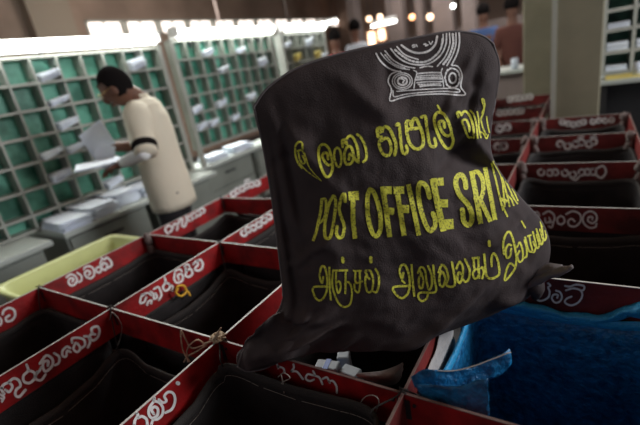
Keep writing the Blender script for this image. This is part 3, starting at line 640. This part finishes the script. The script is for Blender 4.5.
ys2 = lin(2.60, 4.0, 9); c2 = pigeonhole('pigeonhole_cabinet', 'middle green-backed pigeonhole cabinet, between the man and the bulging sack', ys2, lin(.92, 1.86, 6), XB, XF-.02)
ys3 = lin(4.18, 5.15, 6); c3 = pigeonhole('pigeonhole_cabinet', 'farthest pigeonhole cabinet on the left, just above the sack top', ys3, lin(.9, 1.86, 6), XB, XF)
def fluoro(y0, y1, z, label, x=-2.94):
    root = thing('fluorescent_light', label, 'light', (x, (y0+y1)/2, z), 'fluorescent lights over the cabinets')
    q = MB(); q.box((x-.10, y0, z-.03), (x-.085, y1, z+.01)); q.build('reflector', M['fixture'], root)
    for e in (0, 1):
        q = MB(); zz = z-.01+.035*(e-.5)*1.2; q.tube([(x-.02+.012*e, y0+.03, zz), (x-.02+.012*e, y1-.03, zz)], .017, 10); q.build('tube', M['tube'], root, True)
    for yy in (y0, y1): boxo('end_cap', (x-.10, yy-.008, z-.032), (x+.02, yy+.008, z+.05), M['fixture'], root)
    for yy in (y0+.2, y1-.2): boxo('bracket', (x-.10, yy-.01, 1.80), (x-.084, yy+.01, z), M['dark'], root)
fluoro(.55, 2.42, 1.885, 'bright white fluorescent tube light over the nearest cabinet')
fluoro(2.62, 4.0, 1.915, 'bright white fluorescent tube light over the middle cabinet')
fluoro(4.22, 5.15, 1.93, 'bright white fluorescent tube light over the farthest cabinet')
# worktops and drawer units
def desk(y0, y1, xf, label, n, labs):
    o = boxo('worktop', (-3.30, y0, .715), (xf, y1, .75), M['desk_top'], None, .006); tag(o, label, 'desk', 'white worktops in front of the cabinets')
    wd = (y1-y0)/n
    for k in range(n):
        a, b = y0+k*wd+.02, y0+(k+1)*wd-.05
        r = thing('drawer_unit', labs[k], 'drawers', (-3.0, (a+b)/2, 0), 'grey drawer units under the worktops')
        boxo('carcass', (-3.25, a, .06), (xf-.05, b, .714), M['desk_body'], r, .004)
        boxo('plinth', (-3.2, a+.02, 0), (xf-.09, b-.02, .06), M['dark'], r)
        for z0, z1 in ((.50, .695), (.29, .48), (.08, .27)):
            d = boxo('drawer', (xf-.05, a+.015, z0), (xf-.03, b-.015, z1), M['desk_body'], r, .003)
            q = MB(); zc = z1-.085; q.box((xf-.031, (a+b)/2-.07, zc), (xf-.022, (a+b)/2+.07, zc+.018)); q.build('handle', M['dark'], d)
desk(-.10, 1.02, -2.68, 'white worktop at the left edge of the photo', 2, ['grey drawer unit cut by the left edge of the photo', 'grey drawer unit with a dark slot handle above the yellow tub'])
desk(1.10, 2.44, -2.70, 'white worktop covered with papers in front of the man', 2, ['grey drawer unit behind the gap right of the yellow tub', 'grey drawer unit hidden by the man'])
desk(2.52, 4.9, -2.98, 'white worktop running from the man to behind the bulging sack', 3, ['grey drawer unit just right of the man', 'second grey drawer unit right of the man, beside the bulging sack', 'grey drawer unit behind the bulging sack'])
# papers
rp = random.Random(8)
def sheets(name, c, a, b, n, label, m='paper', group=None, rot=0, h=.007):
    q = MB()
    for k in range(n):
        ang = rot+rp.uniform(-.16, .16); dx, dy = rp.uniform(-.015, .015), rp.uniform(-.01, .01)
        ca, sa = math.cos(ang), math.sin(ang); z0 = k*h; z1 = z0+h*.85; pts = []
        for (x, y) in ((-a/2,-b/2),(a/2,-b/2),(a/2,b/2),(-a/2,b/2)): pts.append((c[0]+dx+x*ca-y*sa, c[1]+dy+x*sa+y*ca))
        q.add([(x, y, c[2]+z0) for x, y in pts]+[(x, y, c[2]+z1) for x, y in pts], [(0,3,2,1),(4,5,6,7),(0,1,5,4),(1,2,6,5),(2,3,7,6),(3,0,4,7)])
    o = q.build(name, M[m]); return tag(o, label, 'papers', group)
G1 = 'stacks of papers on the worktops'
for px, n, ab, lb in [((70,224), 9, (.32,.19), 'stack of pale papers at the near end of the papered worktop'), ((94,213), 12, (.32,.19), 'second stack of pale papers from the near end of the worktop'), ((117,202), 14, (.32,.19), 'thick pale paper stack in front of the man, third from the near end'), ((137,191), 11, (.30,.18), 'pale paper stack nearest the man on the worktop')]:
    p = on_z(px, .76); p.x = max(-2.93, min(-2.87, p.x)); sheets('paper_stack', (p.x, p.y, .751), *ab, n, lb, group=G1)
p = on_z((139,183), .80); sheets('yellow_folder', (-2.86, p.y+.05, .7915), .16, .22, 1, 'yellow folder lying on the papers by the man', 'paper_y')
for px, n, lb in [((188,158), 8, 'white paper stack right beside the man on the far worktop'), ((204,150), 10, 'tall white paper stack second right of the man'), ((216,148), 6, 'low white paper stack third right of the man')]:
    p = on_z(px, .78); p.x = max(-3.15, min(-3.02, p.x)); sheets('paper_stack', (p.x, p.y, .751), .16, .26, n, lb, group=G1)
def hole_letters(px, ys, zs, x, label, m='paper', tilt=.25, n=4):
    p = on_x(px, x); k = max(i for i in range(len(ys)-1) if ys[i] <= p.y); l = max(i for i in range(len(zs)-1) if zs[i] <= p.z)
    yc = (ys[k]+ys[k+1])/2; z0 = zs[l]+.012; q = MB(); wd = (ys[k+1]-ys[k])/2-.02
    for j in range(n):
        zz = z0+j*.012; dy = rp.uniform(-.01, .01); e = rp.uniform(0, .03)
        q.add([(x-.09, yc-wd+dy*.3, zz), (x+.03+e, yc-wd, zz-.012), (x+.03+e, yc+wd, zz+.024), (x-.09, yc+wd, zz+.006), (x-.09, yc-wd+dy*.3, zz+.008), (x+.03+e, yc-wd, zz-.005), (x+.03+e, yc+wd, zz+.031), (x-.09, yc+wd, zz+.014)], [(0,3,2,1),(4,5,6,7),(0,1,5,4),(1,2,6,5),(2,3,7,6),(3,0,4,7)])
    o = q.build('letter_bundle', M[m]); tag(o, label, 'letters', 'letters in the pigeonholes')
rows_ = ['top', 'second', 'third', 'fourth', 'fifth', 'sixth', 'bottom']
done = set()
ORD = 'first second third fourth fifth sixth seventh eighth ninth tenth eleventh twelfth'.split()
for (cn, ys, zs, x, pts) in [('nearest', ys1, zs1, XF, [(44,76),(52,98),(62,122),(70,144),(57,182),(48,156),(118,184),(128,56),(86,130)]), ('middle', ys2, lin(.92,1.86,6), XF-.02, [(203,55),(213,92),(266,62),(222,62),(195,128),(208,126),(190,105),(230,108),(243,46),(250,100)]), ('farthest', ys3, lin(.9,1.86,6), XF, [(296,50),(310,60),(316,52),(322,56),(300,74),(290,44),(308,44),(304,62)])]:
    for px in pts:
        p = on_x(px, x)
        if not (ys[0] < p.y < ys[-1] and zs[0] < p.z < zs[-1]): continue
        k = max(i for i in range(len(ys)-1) if ys[i] <= p.y); l = max(i for i in range(len(zs)-1) if zs[i] <= p.z)
        if (cn, k, l) in done: continue
        done.add((cn, k, l)); mm = 'paper_y' if (cn == 'farthest' and k % 3 == 1) else 'paper'
        hole_letters(px, ys, zs, x, 'letters in the %s cabinet, %s row, %s hole from its near end' % (cn, rows_[len(zs)-2-l], ORD[k]), mm, n=rp.choice((3, 4, 6)))
# yellow tub on a stool
tub = thing('plastic_tub', 'pale yellow plastic tub standing behind the left red board', 'tub', (-1.88, .74, .52))
def tubshape():
    x0, x1, y0, y1 = -1.90, -1.665, .475, .965; V = []; N = 40; rows = []
    prof = [(0, .52, -.05), (0, .845, 0), (1, .855, .018), (1, .866, .016), (0, .858, -.008), (0, .53, -.056)]
    for _, z, e in prof:
        row = []
        for k in range(N):
            a = 2*math.pi*k/N; ca, sa = math.cos(a), math.sin(a); ux = math.copysign(abs(ca)**.2, ca); uy = math.copysign(abs(sa)**.2, sa)
            row.append(Vector(((x0+x1)/2+ux*((x1-x0)/2+e), (y0+y1)/2+uy*((y1-y0)/2+e), z)))
        rows.append(row)
    V = [v for r_ in rows for v in r_]; Fs = [(l*N+a, l*N+(a+1) % N, (l+1)*N+(a+1) % N, (l+1)*N+a) for l in range(len(rows)-1) for a in range(N)]
    Fs.append(tuple(range(N))[::-1]); Fs.append(tuple((len(rows)-1)*N+a for a in range(N))); return V, Fs
V_, F_ = tubshape(); obj('tub_body', V_, F_, M['tub'], tub, True)
stl = thing('stool', 'low dark stool under the pale yellow tub', 'stool', (-1.87, .7, 0))
boxo('seat', (-1.90, .42, .49), (-1.70, .97, .52), M['dark'], stl)
for x in (-1.88, -1.73):
    for y in (.46, .93): boxo('leg', (x-.02, y-.02, 0), (x+.02, y+.02, .49), M['dark'], stl)
# ---------------------------------------------------------------- standing man
fw = Vector((-.80, -.60, 0)); lf = Vector((.60, -.80, 0)); UP = Vector((0, 0, 1))
HP = on_x((172,196), -2.14); base = Vector((HP.x, HP.y, 0)); NK = on_x((137,97), -2.17)
sho = NK+UP*-.06-fw*.015
man = thing('person', 'man in a cream shirt standing at the left, head bent, sorting letters', 'person', base)
hd = on_x((116,88), -2.20)
lsh = sho+lf*.13-UP*.03; rsh = sho-lf*.13-UP*.03
lel = on_x((146,152), -1.97); lwr = on_x((123,163), -2.14); lhn = on_x((114,167), -2.2)
rel = on_x((140,146), -2.30); rwr = on_x((112,147), -2.38); rhn = on_x((105,146), -2.42)
pel = Vector((HP.x, HP.y, .95)); chest = (pel*.35+sho*.65)+fw*.02-UP*.0
V_ = [pel, pel.lerp(chest, .5), chest, sho, NK, hd, lsh, lel, lwr, lhn, rsh, rel, rwr, rhn]
E_ = [(0,1),(1,2),(2,3),(3,4),(4,5),(3,6),(6,7),(7,8),(8,9),(3,10),(10,11),(11,12),(12,13)]
R_ = [.09, .095, .10, .08, .055, .07, .055, .042, .028, .022, .055, .042, .028, .022]
for s_ in (1, -1):
    n0 = len(V_); hip = pel+lf*.09*s_-UP*.06; kn = Vector((hip.x, hip.y, .50))+fw*.02; an = Vector((hip.x, hip.y, .09))-fw*.01; toe = an+fw*.15-UP*.055
    V_ += [hip, kn, an, toe]; R_ += [.085, .055, .038, .03]; E_ += [(0, n0), (n0, n0+1), (n0+1, n0+2), (n0+2, n0+3)]
skin('body', V_, E_, R_, M['skin'], man)
# head
zr = Matrix.Rotation(math.atan2(fw.y, fw.x), 3, 'Z') @ Matrix.Rotation(math.radians(28), 3, 'Y')
q = MB()
def headfn(d):
    x, y, z = d
    if z < 0: x *= 1+.10*z/.11; y *= 1+.32*z/.11
    if x > 0: x *= 1-.06*abs(z)/.1
    return Vector((x, y, z))
ellipsoid(q, hd, (.088, .070, .108), zr, 14, 0, headfn)
ellipsoid(q, hd+zr @ Vector((.088, 0, -.015)), (.020, .013, .024), zr, 6)
for e in (1, -1):
    ellipsoid(q, hd+zr @ Vector((-.005, e*.070, -.012)), (.020, .009, .032), zr, 6)
    ellipsoid(q, hd+zr @ Vector((.072, e*.030, .012)), (.012, .014, .009), zr, 6)
ellipsoid(q, hd+zr @ Vector((.072, 0, -.056)), (.014, .026, .010), zr, 6)
q.tube([hd+zr @ Vector((-.02, 0, -.08)), NK-UP*.04], [.052, .058], 16)
q.build('head', M['skin'], man, True)
q = MB()
ellipsoid(q, hd+zr @ Vector((-.012, 0, .016)), (.088, .077, .102), zr, 16, 0, lambda d: Vector((d.x*(1+.05*noise.noise(d*30)), d.y, max(d.z, -.075+.02*noise.noise(d*40)) if d.x < .02 else max(d.z, .045))))
q.build('hair', M['hair'], man, True)
q = MB()
for e in (1, -1):
    c = hd+zr @ Vector((.090, e*.030, .012)); q.tube([c+zr @ Vector((0, .022*math.cos(a), .016*math.sin(a))) for a in [k*math.pi/6 for k in range(12)]], .0015, 6, closed=True)
    q.tube([c+zr @ Vector((0, e*.022, 0)), hd+zr @ Vector((0, e*.076, .006))], .0015, 6)
q.tube([hd+zr @ Vector((.092, -.011, .014)), hd+zr @ Vector((.092, .011, .014))], .003, 6)
q.build('glasses', M['gold'], man, True)
hem = pel-UP*.15
q = MB(); RG = [(hem, .165, .13), (pel, .165, .128), (pel.lerp(sho, .3), .158, .122), (pel.lerp(sho, .6), .165, .122), (pel.lerp(sho, .85), .170, .115), (sho+UP*.0, .150, .095), (sho+UP*.035, .100, .078), (NK-UP*.01, .062, .062), (NK+UP*.012, .060, .060)]
cs = crom([r_[0] for r_ in RG], .01); nn_ = 24; nr = len(RG)*4-3
def ipl(k, j): f_ = k/4; i_ = min(int(f_), len(RG)-2); u_ = f_-i_; u_ = u_*u_*(3-2*u_) if j else u_; A_, B_ = RG[i_][j], RG[i_+1][j]; return A_*(1-u_)+B_*u_ if j else A_.lerp(B_, u_)
for k in range(nr):
    c_, w_, d_ = ipl(k, 0), ipl(k, 1), ipl(k, 2)
    for m_ in range(nn_):
        an = 2*math.pi*m_/nn_; fold = 1+.03*noise.noise(Vector((math.cos(an)*2, math.sin(an)*2, k*.18)))
        q.v.append(c_+(lf*math.cos(an)*w_+fw*math.sin(an)*d_)*fold)
for k in range(nr-1):
    for m_ in range(nn_): q.f.append((k*nn_+m_, k*nn_+(m_+1) % nn_, (k+1)*nn_+(m_+1) % nn_, (k+1)*nn_+m_)); q.mi.append(0)
sh_ = q.build('shirt', M['shirt'], man, True); so_ = sh_.modifiers.new('thickness', 'SOLIDIFY'); so_.thickness = .004
for s0, e0, sd_ in ((lsh, lel, 1), (rsh, rel, -1)):
    q = MB(); C_ = crom([s0-lf*.035*sd_+UP*.02, s0+lf*.01*sd_-UP*.01, s0.lerp(e0, .5), e0+(e0-s0)*.05], .012); L_ = len(C_)
    q.tube(C_, [.060+.014*math.sin(math.pi*min(1, k/L_*1.6+.1))*(1 if k/L_ < .6 else .6) for k in range(L_)], 18); q.build('sleeve', M['shirt'], man, True)
skin('cuff', [lel-(lwr-lel)*.1, lel.lerp(lwr, .5), lwr+(lwr-lel)*.12], [(0,1),(1,2)], [.048, .040, .033], M['sleeve'], man)
q = MB(); dr = (lel-lsh).normalized(); c = lel-dr*.035
q.tube([c-dr*.018, c+dr*.018], .066, 14); q.build('arm_band', M['hair'], man, True)
V_, E_, R_ = [pel+UP*.0], [], [.115]
for s_ in (1, -1):
    n0 = len(V_); hip = pel+lf*.085*s_-UP*.10; V_ += [hip, Vector((hip.x, hip.y, .5))+fw*.02, Vector((hip.x, hip.y, .08))]; R_ += [.092, .085, .07]; E_ += [(0, n0), (n0, n0+1), (n0+1, n0+2)]
sm = skin('trousers', V_, E_, R_, M['trousers'], man).modifiers.new('smooth', 'SMOOTH'); sm.factor = .5; sm.iterations = 8
for s_ in (1, -1):
    q = MB(); c = Vector((base.x, base.y, 0))+lf*.085*s_+fw*.05; ellipsoid(q, c+UP*.045, (.135, .05, .045), Matrix.Rotation(math.atan2(fw.y, fw.x), 3, 'Z'), 8); q.build('shoe', M['dark'], man, True)
def hand(wr, tip, up, parent, m, side=1):
    d = (tip-wr).normalized(); s_ = d.cross(up).normalized(); n_ = s_.cross(d)
    palm = wr+d*.05
    skin('palm', [wr-d*.01, wr+d*.02, wr+d*.055, wr+d*.085], [(0,1),(1,2),(2,3)], [(.020,.024), (.032,.018), (.038,.016), (.036,.014)], m, parent)
    for k, (o_, L) in enumerate([(-.028, .070), (-.010, .082), (.010, .078), (.027, .060)]):
        b = wr+d*.078+s_*o_; skin('finger', [b-d*.015, b+d*L*.4-n_*.004, b+d*L*.75-n_*.018, b+d*L*.95-n_*.034], [(0,1),(1,2),(2,3)], [.0095, .009, .008, .007], m, parent)
    b = wr+d*.03-s_*.026*side; skin('thumb', [b, b+d*.025-s_*.02*side, b+d*.055-s_*.024*side-n_*.01], [(0,1),(1,2)], [.012, .010, .008], m, parent)
hand(lwr, lhn, UP, man, M['skin']); hand(rwr, rhn, UP, man, M['skin'], -1)
# letters in the hands
def card(c, ax, ay, m, name, label, grp=None, n=3):
    q = MB(); nn = ax.cross(ay).normalized()
    for k in range(n):
        o_ = c+nn*.004*k+ax*rp.uniform(-.1, .1)+ay*rp.uniform(-.06, .06); b = nn*.0025
        q.add([o_-ax-ay, o_+ax-ay, o_+ax+ay, o_-ax+ay, o_-ax-ay+b, o_+ax-ay+b, o_+ax+ay+b, o_-ax+ay+b], [(0,3,2,1),(4,5,6,7),(0,1,5,4),(1,2,6,5),(2,3,7,6),(3,0,4,7)])
    return tag(q.build(name, m), label, 'letters', grp)
hc = on_x((97,163), -2.27); fl = Vector((-.56, -.83, 0)).normalized()
card(hc, fl*.11, (Vector((-.83, .56, .10)))*.07, M['paper'], 'letters', 'flat bundle of white letters resting on the standing man\'s lower hand')
hc = on_x((98,142), -2.40)
card(hc, (fl+UP*-.5).normalized()*.075, (UP+fl*.25).normalized()*.085, M['paper'], 'letters', 'upright pale letters held up in the standing man\'s raised hand', n=2)
hc = on_x((105,157), -2.32)
card(hc, (fl*.8+UP*.45).normalized()*.05, (UP-fl*.4).normalized()*.07, M['paper'], 'letters', 'slanted white letter between the standing man\'s two hands', n=1)
# ---------------------------------------------------------------- right side cabinet and shelf
YR = 3.75
def onr(px): return on_y(px, YR)
xs = [onr((604,40)).x+.17*k for k in range(7)]; zr_ = sorted([onr((610, yy)).z for yy in (-10, 11, 31, 53, 73)])
rc = thing('pigeonhole_rack', 'grey pigeonhole rack with green back at the right edge of the photo', 'cabinet', (xs[0]+.5, YR, 0))
q = MB(); q.box((xs[0], YR+.28, zr_[0]), (xs[-1], YR+.29, 1.9)); q.build('back_panel', M['green'], rc)
q = MB()
for z in zr_+[1.72, 1.9]: q.box((xs[0], YR, z-.012), (xs[-1], YR+.28, z+.012))
q.build('shelf', M['shelf'], rc)
q = MB()
for x in xs: q.box((x-.010, YR-.003, zr_[0]), (x+.010, YR+.279, 1.9))
q.build('divider', M['shelf'], rc)
for x in (xs[0], xs[-1]): boxo('corner_post', (x-.022, YR-.02, 0), (x+.012, YR+.01, 1.92), M['shelf'], rc)
for k, (i_, j_, lb) in enumerate([(0,0,'blue-white letters in the lowest hole of the right rack'),(0,1,'letters in the second lowest hole of the right rack'),(0,2,'letters in the third lowest hole of the right rack'),(1,1,'letters in the second column, second lowest hole of the right rack')]):
    q = MB(); xm = (xs[i_]+xs[i_+1])/2
    for n in range(4+2*(k % 2)): q.box((xm-.065, YR-.005+.004*(n % 3), zr_[j_]+.013+n*.009), (xm+.06-.004*(n % 2), YR+.2, zr_[j_]+.020+n*.009))
    tag(q.build('letter_bundle', M['paper']), lb, 'letters', 'letters in the right rack')
pt = on_y((597,82), 3.42); zt = pt.z
tb = thing('side_table', 'white-topped dark table at the right edge below the pigeonhole rack', 'table', (pt.x+.5, 3.6, 0))
boxo('table_top', (pt.x, 3.42, zt-.03), (pt.x+1.3, YR-.03, zt), M['desk_top'], tb, .005)
boxo('front_panel', (pt.x+.03, 3.52, .10), (pt.x+1.27, 3.54, zt-.03), M['dark'], tb)
for x in (pt.x+.04, pt.x+1.24):
    for y in (3.46, 3.68): boxo('leg', (x-.02, y-.02, 0), (x+.02, y+.02, zt-.03), M['dark'], tb)
o = boxo('yellow_folder', (pt.x+.05, 3.45, zt+.0005), (pt.x+.30, 3.62, zt+.012), M['paper_y']); tag(o, 'yellow folder on the table at the right edge', 'folder')
q = MB(); a = on_y((638,66), 3.5); q.tube([(a.x, 3.5, zt+.0005), (a.x, 3.5, zt+.09)], .03, 16); tag(q.build('paper_cup', M['whiteshirt'], None, True), 'small white cup on the right table beside the yellow folder', 'cup')
# ---------------------------------------------------------------- far end of the hall
def figure(px_head, Y, shirt, hairm, label, hgt=None, face=(-.3, -.9)):
    h = on_y(px_head, Y); b = Vector((h.x, h.y, 0)); H = h.z
    f_ = Vector((face[0], face[1], 0)).normalized(); l_ = Vector((-f_.y, f_.x, 0))
    r = thing('person', label, 'person', b)
    pe = b+UP*(H-.72); ch = b+UP*(H-.38); nk = b+UP*(H-.17)
    V = [pe, ch, nk, h]; E = [(0,1),(1,2),(2,3)]; R = [.13, .15, .055, .085]
    for s_ in (1, -1):
        n0 = len(V); V += [ch+l_*.17*s_+UP*.10, ch+l_*.23*s_-UP*.18, ch+l_*.19*s_-UP*.36+f_*.12]; R += [.05, .04, .03]; E += [(1,n0),(n0,n0+1),(n0+1,n0+2)]
        n0 = len(V); V += [pe+l_*.09*s_-UP*.08, Vector((pe.x, pe.y, .5))+l_*.1*s_, Vector((pe.x, pe.y, .05))+l_*.1*s_]; R += [.085, .06, .045]; E += [(0,n0),(n0,n0+1),(n0+1,n0+2)]
    skin('body', V, E, R, M['skin'], r)
    V = [pe-UP*.08, pe.lerp(ch, .5), ch, nk-UP*.06]; E = [(0,1),(1,2),(2,3)]; R = [.155, .155, .17, .085]
    for s_ in (1, -1): n0 = len(V); V += [ch+l_*.17*s_+UP*.10, ch+l_*.22*s_-UP*.12]; R += [.075, .06]; E += [(2,n0),(n0,n0+1)]
    skin('shirt', V, E, R, M[shirt], r, root=1)
    V = [pe]; R = [.15]; E = []
    for s_ in (1, -1): n0 = len(V); V += [pe+l_*.09*s_-UP*.1, Vector((pe.x, pe.y, .5))+l_*.1*s_, Vector((pe.x, pe.y, .06))+l_*.1*s_]; R += [.11, .085, .07]; E += [(0,n0),(n0,n0+1),(n0+1,n0+2)]
    skin('trousers', V, E, R, M['trousers'], r)
    q = MB(); ellipsoid(q, h+UP*.02-f_*.012, (.095, .09, .115), None, 10, 0, lambda d: Vector((d.x, d.y, max(d.z, -.05)))); q.build('hair', M[hairm], r, True)
figure((334,38), 5.55, 'redshirt', 'hair', 'blurred person in a red top, left of two behind the sack top')
figure((354,28), 6.2, 'whiteshirt', 'hair', 'blurred person in a white shirt, right of two behind the sack top')
figure((512,6), 6.3, 'rust', 'hair', 'blurred person in a rust-coloured top left of the olive pillar', face=(.5, -.8))
figure((483,12), 7.0, 'blueshirt', 'hair', 'blurred person in a blue top at the top right above the sack', face=(.2, -.9))
p = on_y((515,70), 4.9)
ft = thing('side_table', 'pale low table left of the olive pillar, partly behind the sack', 'table', (p.x-.3, 5.2, 0))
boxo('table_top', (p.x-.8, 4.9, p.z-.03), (p.x+.12, 5.6, p.z), M['desk_top'], ft)
boxo('front_panel', (p.x-.78, 4.95, .05), (p.x+.10, 4.98, p.z-.03), M['grey_panel'], ft)
for x in (p.x-.75, p.x+.07):
    for y in (4.99, 5.55): boxo('leg', (x-.02, y-.02, 0), (x+.02, y+.02, p.z-.03), M['shelf'], ft)
q = MB(); a = on_y((514,68), 5.0); q.tube([(a.x, 5.05, p.z+.001), (a.x, 5.05, p.z+.11)], .035, 14); tag(q.build('paper_cup', M['whiteshirt'], None, True), 'white cup on the pale table left of the olive pillar', 'cup')
def pendant(px, Y, m, r, label):
    c = on_y(px, Y); root = thing('pendant_lamp', label, 'lamp', c, 'blurred lamps at the far end of the hall')
    q = MB(); ellipsoid(q, c, (r, r, r), None, 8); q.build('bulb', M[m], root, True)
    q = MB(); q.tube([c+UP*r*.9, c+UP*(r+.05)], [.03, .02], 10); q.build('socket', M['dark'], root, True)
    q = MB(); q.tube([c+UP*(r+.05), Vector((c.x, c.y, CEIL))], .006, 6); q.build('cord', M['dark'], root)
pendant((369,19), 8, 'warm', .05, 'left lamp of the warm pair behind the emblem end of the sack')
pendant((380,17), 8.2, 'warm', .05, 'right lamp of the warm pair behind the emblem end of the sack')
pendant((412,17), 8.4, 'orange', .05, 'orange lamp between the warm pair and the white lamps')
pendant((430,17), 8.6, 'warm', .06, 'warm white lamp just right of the orange one')
pendant((453,6), 8.8, 'tube', .04, 'small white lamp at the very top, above the sack top')
def hang_tube(pa, pb, Y, label):
    a, b = on_y(pa, Y), on_y(pb, Y); a.z = b.z = (a.z+b.z)/2; root = thing('fluorescent_light', label, 'light', a, 'blurred lamps at the far end of the hall')
    q = MB(); q.tube([a, b], .022, 8); q.build('tube', M['tube'], root, True)
    q = MB(); q.tube([a+UP*.07, b+UP*.07], .04, 8, sq=.5); q.build('reflector', M['fixture'], root, True)
    q = MB()
    for t in (.2, .8): c = a.lerp(b, t); q.tube([c+UP*.04, Vector((c.x, c.y, CEIL))], .006, 6)
    q.build('hanger', M['dark'], root)
hang_tube((372,27), (396,20), 8, 'short white tube light below the warm pair of lamps')
hang_tube((318,26), (337,20), 9.5, 'white tube light left of the white-shirted person')
#hang_tube((365,3), (398,-3), 9.5, 'tube light at the top edge of the photo, middle')
def cd_(name, pa, pb, Ya, Yb, r, label, zc=None):
    a, b = on_y(pa, Ya), on_y(pb, Yb); q = MB(); q.tube([a, b], r, 8); tag(q.build(name, M['grey_panel'], None, True), label, 'pipe')
cdz = lambda name, px, Y, r, label: (lambda a: tag((lambda q: (q.tube([Vector((a.x, a.y, a.z)), Vector((a.x, a.y, CEIL))], r, 8), q.build(name, M['grey_panel'], None, True))[1])(MB()), label, 'pipe'))(on_y(px, Y))
cdz('drop_rod', (219,22), 5.2, .018, 'thin vertical rod hanging from the ceiling above the middle cabinet')
cdz('drop_rod', (288,22), 6.2, .018, 'thin vertical rod hanging from the ceiling above the farthest cabinet')
